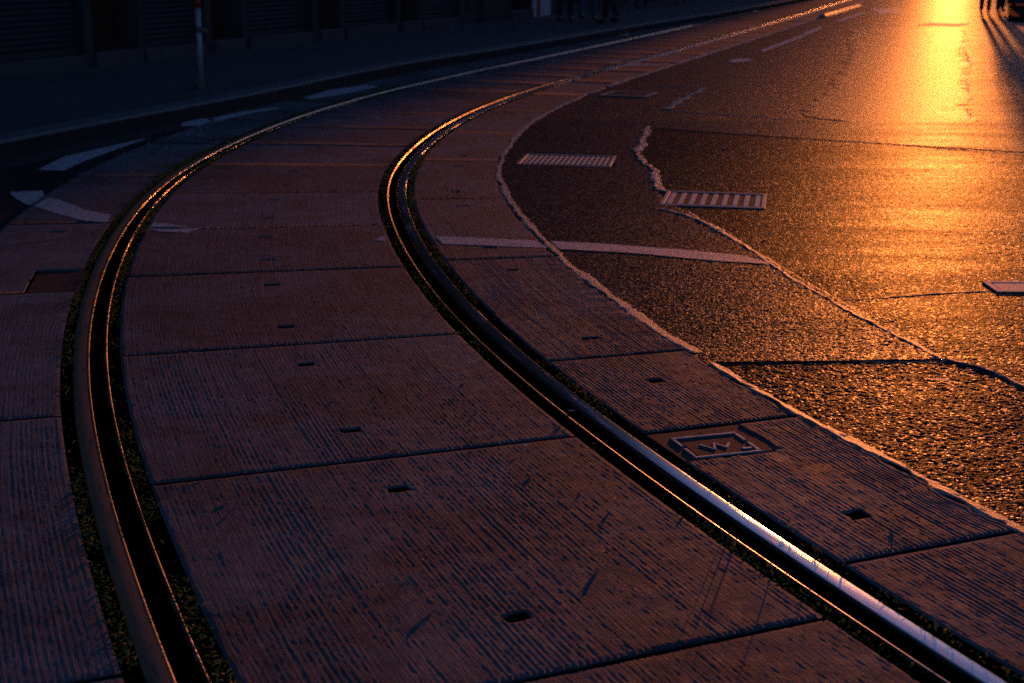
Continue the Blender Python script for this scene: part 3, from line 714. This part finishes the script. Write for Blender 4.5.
def cover_plate(pix, label, mat, zb=-.001):
    P = [Vector(G(*q)) for q in pix]; c = sum(P, Vector()) / 4; ax = (P[1] - P[0] + P[2] - P[3]) / 2
    w = ax.length; d = ((P[0] - P[3]).length + (P[1] - P[2]).length) / 2; rz = math.atan2(ax.y, ax.x); print('plate', w, d)
    t = empty('manhole_cover', (c.x, c.y, zb), rz); tag(t, label, 'manhole cover')
    g = .03
    f = MB()
    for (cx, cy, dx, dy) in ((0, -d / 2 + g / 2, w, g), (0, d / 2 - g / 2, w, g), (-w / 2 + g / 2, 0, g, d - 2 * g - .001), (w / 2 - g / 2, 0, g, d - 2 * g - .001)): f.box((cx, cy, .0025), (dx, dy, .005), 0, 0, .002)
    f.build('frame', M['iron_bright'], t)
    f = MB(); f.box((0, 0, .002), (w - 2 * g - .004, d - 2 * g - .004, .004), 0, 0, .001)
    f.build('cover_plate', mat, t)
cover_plate([(610, 91), (656, 92.5), (650, 97), (604, 95)], 'low pale framed cover in the asphalt above the fine-barred grate', M['asphalt'])
cover_plate([(986, 281), (1034, 281), (1040, 291.5), (992, 291)], 'orange lit metal edged cover cut by the right edge of the photo', M['iron_bright'], -.0050)
cover_plate([(924, 22.6), (964, 23.6), (964, 26), (922, 25)], 'brightest glaring steel plate in the sun streak near the top', M['iron_bright'])

# ------------------------------------------------------------------ painted markings
def marking(pix, label, z=.0012, group=None, taper=None):
    pts = []
    for (x0, y0), (x1, y1) in zip(pix, pix[1:] + pix[:1]):
        a = Vector(G(x0, y0)); b = Vector(G(x1, y1)); n = max(1, int((b - a).length / .05)); n = min(n, 30)
        for k in range(n):
            q = a.lerp(b, k / n); w = .006; pts.append((q.x + w * float(noise2(q.x * 30, q.y * 30, 70)), q.y + 2 * w * float(noise2(q.x * 30, q.y * 30, 71))))
    o = ngon('road_marking', pts, M['paint'], z); tag(o, label, 'road marking', group); return o
marking([(38, 169), (60, 157.5), (90, 146.5), (120, 139.5), (147, 138), (135, 142), (110, 151), (85, 160), (64, 170)], 'broad curved pale dash on the dark asphalt at far left', -.0045)
marking([(9, 191), (42, 190), (45, 196), (29, 204.5), (16, 198)], 'short wedge of pale paint left of the slab edge, start of the curved line', -.0045)
marking([(48, 197.5), (60, 200), (85, 210), (111, 215), (108, 222.5), (85, 221), (60, 214.5), (34, 206)], 'curved pale painted band on the slab left of the left rail')
marking([(184, 122), (205, 118.5), (216, 119.5), (200, 126), (180, 126)], 'small pale dash at the slab edge, left of the long faint streak')
marking([(207, 119.5), (240, 112), (275, 107.5), (280, 108.5), (250, 113.5), (215, 122)], 'faint pale streak left of the left rail, between two pale marks')
marking([(304, 97.5), (330, 90), (365, 85), (380, 86.5), (345, 94), (310, 99.5)], 'long faint pale streak on slabs just below the kerb shadow')
marking([(154, 222.5), (190, 227), (150, 227)], 'thin pale paint sliver above a joint beside the left rail')
marking([(150, 229.2), (200, 228.6), (187, 233), (160, 231.5)], 'thin pale paint sliver below a joint beside the left rail')
marking([(374, 240), (384, 235.5), (385.5, 241)], 'tiny pale paint triangle left of the right rail')
marking([(436, 236.3), (535, 240.5), (548, 248), (443, 244)], 'pale painted band across the slab right of the right rail')
marking([(551, 241), (600, 243.5), (680, 249.5), (740, 255), (774, 264), (720, 261), (640, 253.5), (560, 249)], 'long tapering painted band across the asphalt right of the slabs', .0006)
marking([(761, 50), (803, 34.5), (806, 36), (763, 52)], 'thin straight lane dash at the edge of the far slabs', 0)
marking([(803, 33), (820, 26.8), (823, 28), (806, 35)], 'short lane dash just beyond the longer one by the far slabs', 0)
marking([(727, 61.5), (738, 58.5), (753, 58.7), (750, 61), (735, 62.5)], 'small worn pointed pale mark on asphalt beside the far slabs', 0)
marking([(835, 21), (862, 12), (866, 13), (840, 22)], 'thin lane dash right of the far raised rubber block', 0)
marking([(628, 64.6), (668, 63.6), (669, 64.8), (627, 66)], 'thin pale stripe on the far slab right of the right rail')
marking([(870, 9), (897, 8), (902, 13), (880, 14)], 'faint broad pale mark on the road at the top, left of the sun streak', 0)
marking([(926, 378), (945, 379), (954, 381.5), (932, 380.5)], 'short bright paint fleck on coarse asphalt near the right edge', .001)

# raised lane divider block far up the track
b = MB(); A = Vector(G(822, 17)); B = Vector(G(858, 6.5)); n = 9
for k in range(n):
    p = A.lerp(B, (k + .5) / n); d = (B - A); b.box((p.x, p.y, .03), (.16, d.length / n * .86, .07), math.atan2(d.y, d.x) - math.pi / 2, 0, .03)
b.box(((A.x + B.x) / 2, (A.y + B.y) / 2, .008), (.24, (B - A).length, .02), math.atan2((B - A).y, (B - A).x) - math.pi / 2, 0, .005)
tag(b.build('lane_divider', M['bead']), 'low ribbed lane divider block beside the far slabs, glowing gold', 'lane divider')

# ------------------------------------------------------------------ litter, leaves, grit
def on_z(px, py):
    g = G(px, py); s_, t_ = inv(g[0], g[1])
    return .004 if abs(t_) < 1.36 else .0005
def leaf(px, py, size, label, mat='leaf_dry', group='dry brown leaves on the slabs', name='dry_leaf', dz=0):
    g = G(px, py); z = on_z(px, py) + dz; b = MB(); a0 = random.uniform(0, 6.28); vs = []; n = 9
    for k in range(n):
        a = 2 * math.pi * k / n; r = size * (.6 + .4 * random.random()) * (1.25 if k in (0, 4) else .75)
        x, y = r * math.cos(a), r * math.sin(a) * .7
        vs.append((g[0] + x * math.cos(a0) - y * math.sin(a0), g[1] + x * math.sin(a0) + y * math.cos(a0), z + random.uniform(0, size * .55)))
    vs.append((g[0], g[1], z + size * .1)); b.add(vs, [(k, (k + 1) % n, n) for k in range(n)])
    o = b.build(name, M[mat]); tag(o, label, 'leaf' if name == 'dry_leaf' else 'litter', group); return o
for (px, py, s) in [(448, 590, .015), (423, 562, .011), (391, 455, .010), (469, 385, .011), (386, 389, .011), (409, 437, .013), (347, 392, .009), (167, 395, .01), (155, 393, .011), (220, 467, .012),
                    (245, 489, .012), (245, 503, .01), (165, 505, .011), (411, 437, .01), (488, 402, .01), (605, 555, .013), (616, 500, .011), (590, 480, .01), (540, 466, .009), (506, 422, .009),
                    (893, 516, .014), (788, 523, .012), (709, 418, .008), (474, 375, .008), (270, 354, .009), (192, 354, .01), (53, 394, .01), (140, 308, .008), (243, 262, .008), (530, 332, .009),
                    (460, 23, .05), (500, 221, .01), (470, 228, .01), (640, 302, .01), (702, 325, .01)]:
    leaf(px, py, s, 'dry brown leaf scrap lying on the street by the tram track')
W = [(118, 512, .02, 'crumpled white paper scrap in the groove of the left rail', -.03), (572, 413, .014, 'small white scrap stuck on the lip of the right rail', 0), (526, 447, .012, 'small white speck of litter on a joint between the rails', 0),
     (740, 261, .0, '', 0), (768, 234, .02, 'pale blue scrap of litter on the asphalt seam below the wide-barred grate', 0), (679, 270, .008, 'bright white fleck on the asphalt below the painted band', 0),
     (674, 35.5, .0, '', 0), (623, 36, .12, 'pale litter scrap lying at the kerb behind the far track', 0), (719, 34, .06, 'orange lit scrap standing on the right rail far up the track', .02),
     (615, 63, .05, 'small bright scrap beside the right rail in the upper middle', .01), (187, 136, .014, 'yellow fleck on a slab left of the left rail', 0), (291, 141, .02, 'orange lit scrap between the rails in the upper slabs', 0),
     (274, 142, .03, 'pale flat scrap between the rails in the upper slabs', 0), (212, 181, .014, 'tiny orange fleck on the slab by the left rail curve', 0), (415, 113, .02, 'pale speck between the rails left of the bright rail bend', 0),
     (235, 182, .013, 'tiny white fleck on the slab right of the orange one', 0), (788, 110, .02, 'bright fleck on the asphalt right of the narrow seam', 0), (596, 139, .016, 'orange fleck on asphalt above the fine-barred grate', 0), (686, 146, .018, 'yellow fleck on asphalt, left of two by the upper seam', 0), (728, 146, .018, 'yellow fleck on asphalt, right of two by the upper seam', 0)]
for (px, py, s, lab, dz) in W:
    if s: leaf(px, py, s, lab, 'paper', None, 'litter_scrap', dz)
# grit and stones on the asphalt and by the slabs on the left
vs = []; fs = []
def stone(x, y, z, r):
    b = len(vs); h = r * .7; a = random.uniform(0, 6.28)
    for k in range(4): vs.append((x + r * math.cos(a + k * 1.57) * random.uniform(.6, 1), y + r * math.sin(a + k * 1.57) * random.uniform(.6, 1), z))
    vs.append((x, y, z + h)); fs.extend([(b, b + 1, b + 4), (b + 1, b + 2, b + 4), (b + 2, b + 3, b + 4), (b + 3, b, b + 4)])
for k in range(2600):
    px = random.uniform(540, 1060); py = 20 + 520 * random.random() ** .8; g = G(px, py); s_, t_ = inv(g[0], g[1])
    if t_ > 1.38 and g[1] < 30: stone(g[0], g[1], -.005, random.choice((.002, .003, .003, .004)) * (1 + g[1] * .05))
for k in range(240):
    px = random.gauss(170, 45); py = random.gauss(137, 9) ; g = G(px, py); s_, t_ = inv(g[0], g[1])
    if abs(t_ + 1.07) > .3 and t_ > -1.3: continue
    stone(g[0], g[1], 0 if t_ > -1.34 else -.006, random.choice((.004, .006, .011)))
tag(link('grit', vs, fs, simple('pale_grit', (.35, .33, .3), .5, var=.4, scale=90)), 'scattered grit and tiny stones on the street', 'grit', kind='stuff')

# ------------------------------------------------------------------ houses on the left
def building(name, u0, u1, h, label, wallmat, shops=None, side=0, depth=12.):
    t = empty(name, fac(u0, side, ZP)); tag(t, label, 'building')
    io = Matrix.Translation(t.location).inverted()
    def put(mb, nm, mat, parent=t):
        o = mb.build(nm, mat, parent); o.matrix_parent_inverse = io if parent == t else Matrix.Identity(4); return o
    sg = 1 if side == 0 else -1
    ang = math.atan2(FD.y, FD.x)
    def bx(mb, a, b, o0, o1, z0, z1, mi=0, bev=0.0):
        c = fac((a + b) / 2, side + sg * (o0 + o1) / 2, (z0 + z1) / 2); mb.box(c, (b - a, abs(o1 - o0), z1 - z0), ang, mi, bev)
    w = MB()
    gh = 3.5
    op = shops or []
    # ground floor: piers between openings, lintel over them
    edges = [u0] + [e for o in op for e in (o[0], o[1])] + [u1]
    for a, b in zip(edges[::2], edges[1::2]):
        if b - a > .01: bx(w, a, b, -.5, 0, ZP - .1, gh - .6)
    bx(w, u0, u1, -.5, 0, gh - .6, gh)
    bx(w, u0, u1, -depth, -.502, ZP - .1, h)
    # upper floors: wall bands and piers so the windows are real openings
    fl = 3.4; n = int((h - gh) / fl); nw = max(2, int((u1 - u0) / 2.9)); pw = (u1 - u0) / nw
    for k in range(n):
        z0 = gh + k * fl
        bx(w, u0, u1, -.5, 0, z0, z0 + 1.0); bx(w, u0, u1, -.5, 0, z0 + 2.8, z0 + fl)
        for q in range(nw + 1):
            a = max(u0, u0 + q * pw - (pw - 1.15) / 2); b = min(u1, u0 + q * pw + (pw - 1.15) / 2)
            bx(w, a, b, -.5, 0, z0 + 1.0, z0 + 2.8)
    bx(w, u0, u1, -.5, 0, gh + n * fl, h); put(w, 'wall', wallmat)
    c = MB(); bx(c, u0, u1, 0.002, .28, h - .35, h); bx(c, u0, u1, .002, .12, gh - .05, gh + .15); put(c, 'cornice', M['stone'])
    r = MB(); A, B = fac(u0, side + sg * .3, h), fac(u1, side + sg * .3, h); Cc, D = fac(u1, side - sg * depth, h), fac(u0, side - sg * depth, h); E1, E2 = fac(u0, side - sg * depth / 2, h + 3.2), fac(u1, side - sg * depth / 2, h + 3.2)
    r.add([A, B, Cc, D, E1, E2], [(0, 1, 5, 4), (2, 3, 4, 5), (1, 2, 5), (3, 0, 4)]); put(r, 'roof', M['roof'])
    if u0 < 70:
        for k in range(n):
            for q in range(nw):
                cu = u0 + (q + .5) * pw; z0 = gh + k * fl + 1.0
                f = MB(); bx(f, cu - .57, cu + .57, -.3, -.24, z0 + .003, z0 + .07); bx(f, cu - .57, cu + .57, -.3, -.24, z0 + 1.72, z0 + 1.797); bx(f, cu - .57, cu - .5, -.3, -.24, z0 + .07, z0 + 1.72); bx(f, cu + .5, cu + .57, -.3, -.24, z0 + .07, z0 + 1.72); bx(f, cu - .03, cu + .03, -.3, -.24, z0 + .07, z0 + 1.72)
                wf = put(f, 'window', M['white'])
                gl = MB(); bx(gl, cu - .5, cu + .5, -.28, -.27, z0 + .07, z0 + 1.72); o = gl.build('pane', M['glass'], wf)
    else:
        g = MB()
        for k in range(n): bx(g, u0 + .3, u1 - .3, -.4, -.3, gh + k * fl + 1.003, gh + k * fl + 2.797)
        put(g, 'window_band', M['glass'])
    for o in op:
        a, b, kind = o[:3]
        if kind == 'shutter':
            m = MB(); z = ZP + .24; top = gh - .62; sl = .062
            while z < top - .01:
                z1 = min(z + sl, top)
                # one bowed slat
                P = []; prof = [(-.12, 0), (-.098, .3), (-.098, .7), (-.12, 1)]
                for uu in (a + .05, b - .05):
                    for oo, tt in prof: P.append(fac(uu, side + sg * oo, z + (z1 - z) * tt))
                m.add(P, [(k, 4 + k, 5 + k, k + 1) for k in range(3)]); z += sl
            s = put(m, 'roller_shutter', M['shutter'])
            m = MB(); bx(m, a + .05, b - .05, -.15, -.085, ZP + .16, ZP + .238); m.build('bottom_rail', M['shutter'], s)
            for a_0, b_0 in ((a, a + .048), (b - .048, b)):
                m = MB(); bx(m, a_0, b_0, -.2, -.03, ZP, gh - .602); put(m, 'guide_rail', M['dark_metal'])
            m = MB(); bx(m, a + .05, b - .05, -.3, .03, ZP + .001, ZP + .155, bev=.01); put(m, 'sill_step', M['stone'])
        elif kind == 'door':
            m = MB(); bx(m, a + .04, b - .04, -.34, -.29, ZP + .17, gh - .7); d_ = put(m, 'door', M['red_door'])
            m = MB(); bx(m, a + .15, b - .15, -.288, -.27, ZP + .4, ZP + 1.1); bx(m, a + .15, b - .15, -.288, -.27, ZP + 1.3, ZP + 2.6); m.build('door_panel', M['red_door'], d_)
            m = MB(); m.tube([fac(b - .13, side + sg * -.22, ZP + 1.0), fac(b - .13, side + sg * -.22, ZP + 1.2)], .012, 8); m.build('handle', M['iron'], d_)
            m = MB(); bx(m, a, b, -.5, .05, ZP + .001, ZP + .165, bev=.012); put(m, 'door_step', M['stone'])
            m = MB(); bx(m, a, b, -.5, -.29, gh - .7, gh - .6); put(m, 'lintel', M['dark_metal'])
        elif kind == 'panel':
            m = MB(); bx(m, a + .02, b - .02, -.12, -.06, ZP + .001, gh - .6); p_ = put(m, 'wall_panel', M['shutter'])
            m = MB(); bx(m, a + .3, b - .3, -.058, -.03, ZP + .28, ZP + .62); m.build('vent_grille', M['dark_metal'], p_)
        elif kind == 'white':
            m = MB(); bx(m, a + .01, b - .01, -.1, .04, ZP + .001, gh - .6); put(m, 'pilaster', M['white'])
        elif kind == 'red':
            m = MB(); bx(m, a + .01, b - .01, -.1, .03, ZP + .001, gh - .6); put(m, 'door_post', M['red'])
    return t
def U(px): return fu(px, 74 - (px - 60) * .1185)
ops = []
for a, b, k in [(-40, 88, 'shutter'), (95, 141, 'door'), (143, 207, 'shutter'), (213, 243, 'door'), (248, 314, 'shutter'), (319, 341, 'door'), (345, 397, 'shutter'), (401, 420, 'door'), (423, 460, 'shutter'), (465, 484, 'panel'), (511, 531, 'door'), (532, 535, 'white'), (535.5, 538.5, 'red'), (539, 549, 'white')]:
    ops.append((U(a), U(b), k))
print('ops', [(round(a, 2), round(b, 2), k) for a, b, k in ops])
e1 = U(463)
HB = 15.5
o1 = [o for o in ops if o[1] < e1]; o2 = [o for o in ops if o[0] > e1]
fst = o1[0][0]
pre = [(fst - 3.3, fst - .4, 'shutter'), (fst - 5.2, fst - 3.9, 'door'), (fst - 8.4, fst - 5.6, 'shutter')][::-1]
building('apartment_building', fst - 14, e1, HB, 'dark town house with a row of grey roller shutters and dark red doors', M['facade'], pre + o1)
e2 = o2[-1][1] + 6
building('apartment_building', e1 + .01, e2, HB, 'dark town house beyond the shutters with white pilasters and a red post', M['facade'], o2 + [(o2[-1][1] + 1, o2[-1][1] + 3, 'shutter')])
u = e2; k = 0
far_lab = ['dark house behind the walking pedestrians at the top, first past the pilastered one', 'dark house hidden by distance past the pedestrians', 'far house on the left side of the street, third past the pilastered one', 'far house on the left side, fourth past the pilastered one', 'far house on the left side, fifth past the pilastered one', 'last distant house on the left side of the street', 'distant end house on the left side']
while u < 127:  # row's unseen end and heights are shaped to place the shade edge
    w_ = [24, 30, 36, 45, 24][k % 5]; w_ = min(w_, 128 - u) if u < 112 else 22; a = u + .01; sh = []
    if k < 2:
        q = a + 1.2
        while q + 3 < u + w_: sh += [(q, q + 2.2, 'shutter')]; q += 4.2
    building('apartment_building', a, u + w_, HB + (k % 3 - 1) * .8 if u < 127.5 and u + w_ < 140 else 6.5, far_lab[k], M['facade'], sh); u += w_; k += 1
# opposite side of the street, off to the right
SW = 21.
poly = [streetpt(-40, RK + .0)[:2], streetpt(330, RK)[:2], streetpt(330, SW + 1)[:2], streetpt(-40, SW + 1)[:2]]
def slabbox(name, a, b, w0, w1, z0, z1, mat):
    m = MB(); c = fac((a + b) / 2, (w0 + w1) / 2, (z0 + z1) / 2); m.box(c, (b - a, w1 - w0, z1 - z0), math.atan2(FD.y, FD.x), 0, .01); o = m.build(name, mat); o['kind'] = 'structure'; return o
slabbox('far_kerb', 15, 330, RK, RK + .25, -.1, .12, M['kerbstone'])
slabbox('far_pavement', 15, 330, RK + .252, SW + .6, -.1, .122, M['pavement'])
u = 20; k = 0
rl = ['pale house across the street, nearest on the right', 'pale house across the street, second from the nearest', 'pale house across the street, third from the nearest', 'pale house across the street, fourth from the nearest', 'pale house across the street, fifth', 'pale house across the street, sixth and last']
while u < 320:
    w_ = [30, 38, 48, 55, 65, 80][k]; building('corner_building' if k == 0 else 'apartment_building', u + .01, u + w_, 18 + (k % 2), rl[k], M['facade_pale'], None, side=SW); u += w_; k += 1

# ------------------------------------------------------------------ pole
g = G(201.5, 88, ZP); t = empty('sign_pole', g); tag(t, 'thin grey street pole with a red band on the dark pavement', 'pole')
a, b_, c_ = ray(199, 8); k_ = math.hypot(g[0], g[1]) / math.hypot(a, b_); zr = H + c_ * k_; print('band z', zr)
m = MB(); m.tube([(0, 0, 0), (0, 0, zr - ZP)], .028, 14); m.build('pole_tube', M['pole'], t, True)
m = MB(); m.tube([(0, 0, zr - ZP), (0, 0, zr - ZP + .1)], .030, 14); m.build('red_band', M['red'], t, True)
m = MB(); m.tube([(0, 0, zr - ZP + .1), (0, 0, 2.9)], .028, 14); m.build('upper_tube', M['white'], t, True)
m = MB(); m.tube([(0, 0, 0), (0, 0, .03)], .075, 14); m.build('base_collar', M['iron'], t)
m = MB(); m.tube([(0, 0, .53), (0, 0, .58)], .043, 14); m.box((.05, 0, .555), (.05, .03, .04)); m.build('clamp', M['iron'], t)
m = MB(); m.tube([(0, 0, 2.9), (0, 0, 2.93)], .036, 14); m.build('cap', M['dark_metal'], t)

# ------------------------------------------------------------------ people
def skinned(name, joints, edges, mat, parent, sub=2):
    me = bpy.data.meshes.new(name); me.from_pydata([j[0] for j in joints], edges, [])
    o = bpy.data.objects.new(name + '_tmp', me); COL.objects.link(o)
    md = o.modifiers.new('Skin', 'SKIN'); md.use_smooth_shade = True
    if not me.skin_vertices: return None
    for i, j in enumerate(joints):
        sv = me.skin_vertices[0].data[i]; r = j[1]; sv.radius = (r, r) if not isinstance(r, tuple) else r; sv.use_root = (i == 0)
    sb = o.modifiers.new('Sub', 'SUBSURF'); sb.levels = sub; sb.render_levels = sub
    dg = bpy.context.evaluated_depsgraph_get(); dg.update()
    m2 = bpy.data.meshes.new_from_object(o.evaluated_get(dg)); m2.name = name; m2.materials.clear(); m2.materials.append(mat); m2.shade_smooth()
    bpy.data.objects.remove(o)
    r = bpy.data.objects.new(name, m2); COL.objects.link(r); r.parent = parent; return r
def person(px, py, zb, rz, stride, label, trous, coat, scale=1.0, swing=1, hat=False):
    g = G(px, py, zb); t = empty('person', g, rz); t.scale = (scale,) * 3; tag(t, label, 'person')
    # faces local -Y; stride = half distance between feet
    hip = .90 - stride * stride * .55
    def leg(sx, f):
        kx = .10 * sx; kneey = -f * stride * .62 - .03; fy = -f * stride
        lift = .05 if f < 0 and stride > .1 else 0.0
        return [(.095 * sx, 0, hip), (kx, kneey, hip * .54 + .01), (kx, fy + .03, .085 + lift)], (kx, fy, lift)
    Lg, Lf = leg(-1, swing); Rg, Rf = leg(1, -swing)
    sh = 1.42; J = []; E = []
    def addj(p, r): J.append((p, r)); return len(J) - 1
    root = addj((0, 0, hip + .04), .13); w = addj((0, 0, 1.12), .115); ch = addj((0, .0, 1.30), .14); nk = addj((0, 0, 1.47), .058); hd0 = addj((0, -.01, 1.55), .065); hd = addj((0, -.02, 1.64), .088); tp = addj((0, -.01, 1.71), .065)
    E += [(root, w), (w, ch), (ch, nk), (nk, hd0), (hd0, hd), (hd, tp)]
    nose = addj((0, -.105, 1.62), .014); E.append((hd, nose))
    for Q in (Lg, Rg):
        a = addj(Q[0], .085); b = addj(Q[1], .055); c = addj(Q[2], .038); f = addj((Q[2][0], Q[2][1] - .13, Q[2][2] - .045), .03); E += [(root, a), (a, b), (b, c), (c, f)]
    hands = []
    for sx, f in ((-1, -swing), (1, swing)):
        s_ = addj((.175 * sx, 0, 1.40), .055); el = addj((.22 * sx, -.05 * f * (stride * 3) + .03, 1.13), .04); wr = addj((.23 * sx, -.22 * f * (stride * 2.5) - .05, .89), .025); E += [(ch, s_), (s_, el), (el, wr)]
        pa = addj((.23 * sx, J[wr][0][1] - .01, .83), .028); E.append((wr, pa))
        for q in range(4):
            fx = .23 * sx; fy = J[pa][0][1] + (-.03 + .02 * q); k1 = addj((fx, fy, .79), .010); k2 = addj((fx - .008 * sx, fy, .745 + .006 * abs(q - 1)), .008); E += [(pa, k1), (k1, k2)]
        th = addj((.215 * sx, J[pa][0][1] - .045, .81), .011); th2 = addj((.21 * sx, J[pa][0][1] - .055, .78), .009); E += [(pa, th), (th, th2)]
    J2 = [(p, r * .9) for p, r in J]
    skinned('body', J2, E, M['skin'], t, 1)
    # trousers
    J = []; E = []; root = addj((0, 0, hip + .06), .14)
    for Q in (Lg, Rg): a = addj(Q[0], .10); b = addj(Q[1], .072); c = addj((Q[2][0], Q[2][1], Q[2][2] + .0), .062); E += [(root, a), (a, b), (b, c)]
    skinned('trousers', J, E, trous, t, 2)
    J = []; E = []; root = addj((0, 0, hip + .02), .155); w = addj((0, 0, 1.14), .14); ch = addj((0, 0, 1.32), .155); n_ = addj((0, 0, 1.44), .085); E += [(root, w), (w, ch), (ch, n_)]
    for sx, f in ((-1, -swing), (1, swing)):
        s_ = addj((.18 * sx, 0, 1.39), .072); el = addj((.225 * sx, -.05 * f * (stride * 3) + .03, 1.13), .056); wr = addj((.23 * sx, -.20 * f * (stride * 2.5) - .045, .92), .044); E += [(ch, s_), (s_, el), (el, wr)]
    skinned('jacket', J, E, coat, t, 2)
    h_ = skinned('hair', [((0, .02, 1.67), .092), ((0, .0, 1.725), .075), ((0, .055, 1.60), .06)], [(0, 1), (0, 2)], M['hair'], t, 2)
    for (x, y, l) in (Lf, Rf):
        skinned('shoe', [((x, y + .05, .045 + l), .042), ((x, y - .06, .038 + l), .042), ((x, y - .16, .028 + l), (.03, .036))], [(0, 1), (1, 2)], M['shoe'], t, 2)
    return t
aw = -FH   # rz so that local -Y points back toward the camera is 0
person(565, 20.5, ZP, aw + R(180), .07, 'person in dark trousers standing at far left of the walking group on the pavement', M['denim'], M['coat'])
person(588, 21.0, ZP, aw + R(175), .12, 'person in faded jeans in the middle of the group on the pavement', M['jean'], M['denim'])
person(610, 23.8, ZP, aw + R(250), .22, 'person in dark clothes striding nearest the kerb on the pavement', M['coat'], M['coat'], swing=1)
person(641, 8.6, ZP, aw + R(190), .12, 'person in dark clothes further up the pavement right of the group', M['denim'], M['denim'])
person(680, 3.6, ZP, aw + R(180), .1, 'farthest person on the pavement, feet just inside the top edge', M['coat'], M['denim'])
person(984.5, 14.2, 0, aw + R(10), .06, 'person standing in the sun glare on the road, left of two at top right', M['coat'], M['coat'])
person(1000, 13.8, 0, aw + R(20), .12, 'person in dark clothes at the top right corner beside the kerb island', M['denim'], M['coat'])
# kerb island in the top right corner
L0 = Vector(G(1008, 20)); rt_ = Vector((math.cos(FH), -math.sin(FH), 0)); c = L0 + rt_ * 1.2; P = []
for k in range(17):
    w = math.pi * k / 16; P.append(c - rt_ * 1.2 * math.cos(w) - dl * 1.5 * math.sin(w))
P += [c + rt_ * 1.2 + dl * 16, c - rt_ * 1.2 + dl * 16]; n = len(P); b = MB()
b.add([(q.x, q.y, -.02) for q in P] + [(q.x, q.y, .09) for q in P] + [((c + (q - c) * .97).x, (c + (q - c) * .97).y, .11) for q in P],
  [(k, (k + 1) % n, n + (k + 1) % n, n + k) for k in range(n)] + [(n + k, n + (k + 1) % n, 2 * n + (k + 1) % n, 2 * n + k) for k in range(n)] + [tuple(2 * n + k for k in range(n))])
pb = L0 + dl * 9.0 + rt_ * 1.25; t = empty('planter', (pb.x, pb.y, .11), -FH); tag(t, 'dark planter box on the kerb island in the top right corner', 'planter')
m = MB()
for (cx, cy, dx, dy) in ((0, -.35, 2.6, .06), (0, .35, 2.6, .06), (-1.27, 0, .06, .638), (1.27, 0, .06, .638)): m.box((cx, cy, .32), (dx, dy, .56), 0, 0, .01)
m.build('box', M['dark_metal'], t)
m = MB(); m.box((0, 0, .60), (2.5, .62, .04)); m.build('soil', M['soil'], t)
fsp = [(random.uniform(-1.2, 1.2), random.gauss(0, .15), random.uniform(.62, .95), .07) for q in range(1500)]
w_o = weeds('foliage', fsp, M['weed'], 'thing'); w_o.parent = t; del w_o['kind']
m = MB()
for q in (-1.1, 1.1): m.box((q, 0, .02), (.1, .5, .04))
m.build('feet', M['dark_metal'], t)
im = simple('dull_island', (.05, .045, .04), 1., spec=.05); im.node_tree.nodes['Principled BSDF'].inputs['IOR'].default_value = 1.03
b.build('kerb_island', im)['kind'] = 'structure'

# ------------------------------------------------------------------ light
SUN_AZ, SUN_EL = R(16.5), R(2.5)
print('sun az', math.degrees(SUN_AZ))
sd = Vector((math.sin(SUN_AZ) * math.cos(SUN_EL), math.cos(SUN_AZ) * math.cos(SUN_EL), math.sin(SUN_EL)))
ld = bpy.data.lights.new('sun', 'SUN'); ld.energy = 1.45; ld.angle = R(.55); ld.color = (1.0, .25, .04)
lo = bpy.data.objects.new('sun', ld); COL.objects.link(lo); lo.rotation_euler = sd.to_track_quat('Z', 'Y').to_euler(); lo.location = (0, 0, 30)
wd = bpy.data.worlds.new('World'); sc.world = wd; wd.use_nodes = True; nt = wd.node_tree
bg = nt.nodes['Background']; sky = nt.nodes.new('ShaderNodeTexSky'); sky.sky_type = 'NISHITA'; sky.sun_disc = False
sky.sun_elevation = SUN_EL; sky.sun_rotation = SUN_AZ; sky.air_density = 1.0; sky.dust_density = .5; sky.ozone_density = 4.0
nt.links.new(mixc(nt, 1.0, sky.outputs[0], (1.17, .88, 1.03), 'MULTIPLY'), bg.inputs[0]); bg.inputs[1].default_value = .15
sc.view_settings.view_transform = 'Standard'; sc.view_settings.look = 'None'; sc.view_settings.exposure = 0.32; sc.view_settings.gamma = 1
sc.cycles.max_bounces = 5; sc.cycles.diffuse_bounces = 3; sc.cycles.glossy_bounces = 3; sc.cycles.sample_clamp_indirect = 6; sc.cycles.use_denoising = False
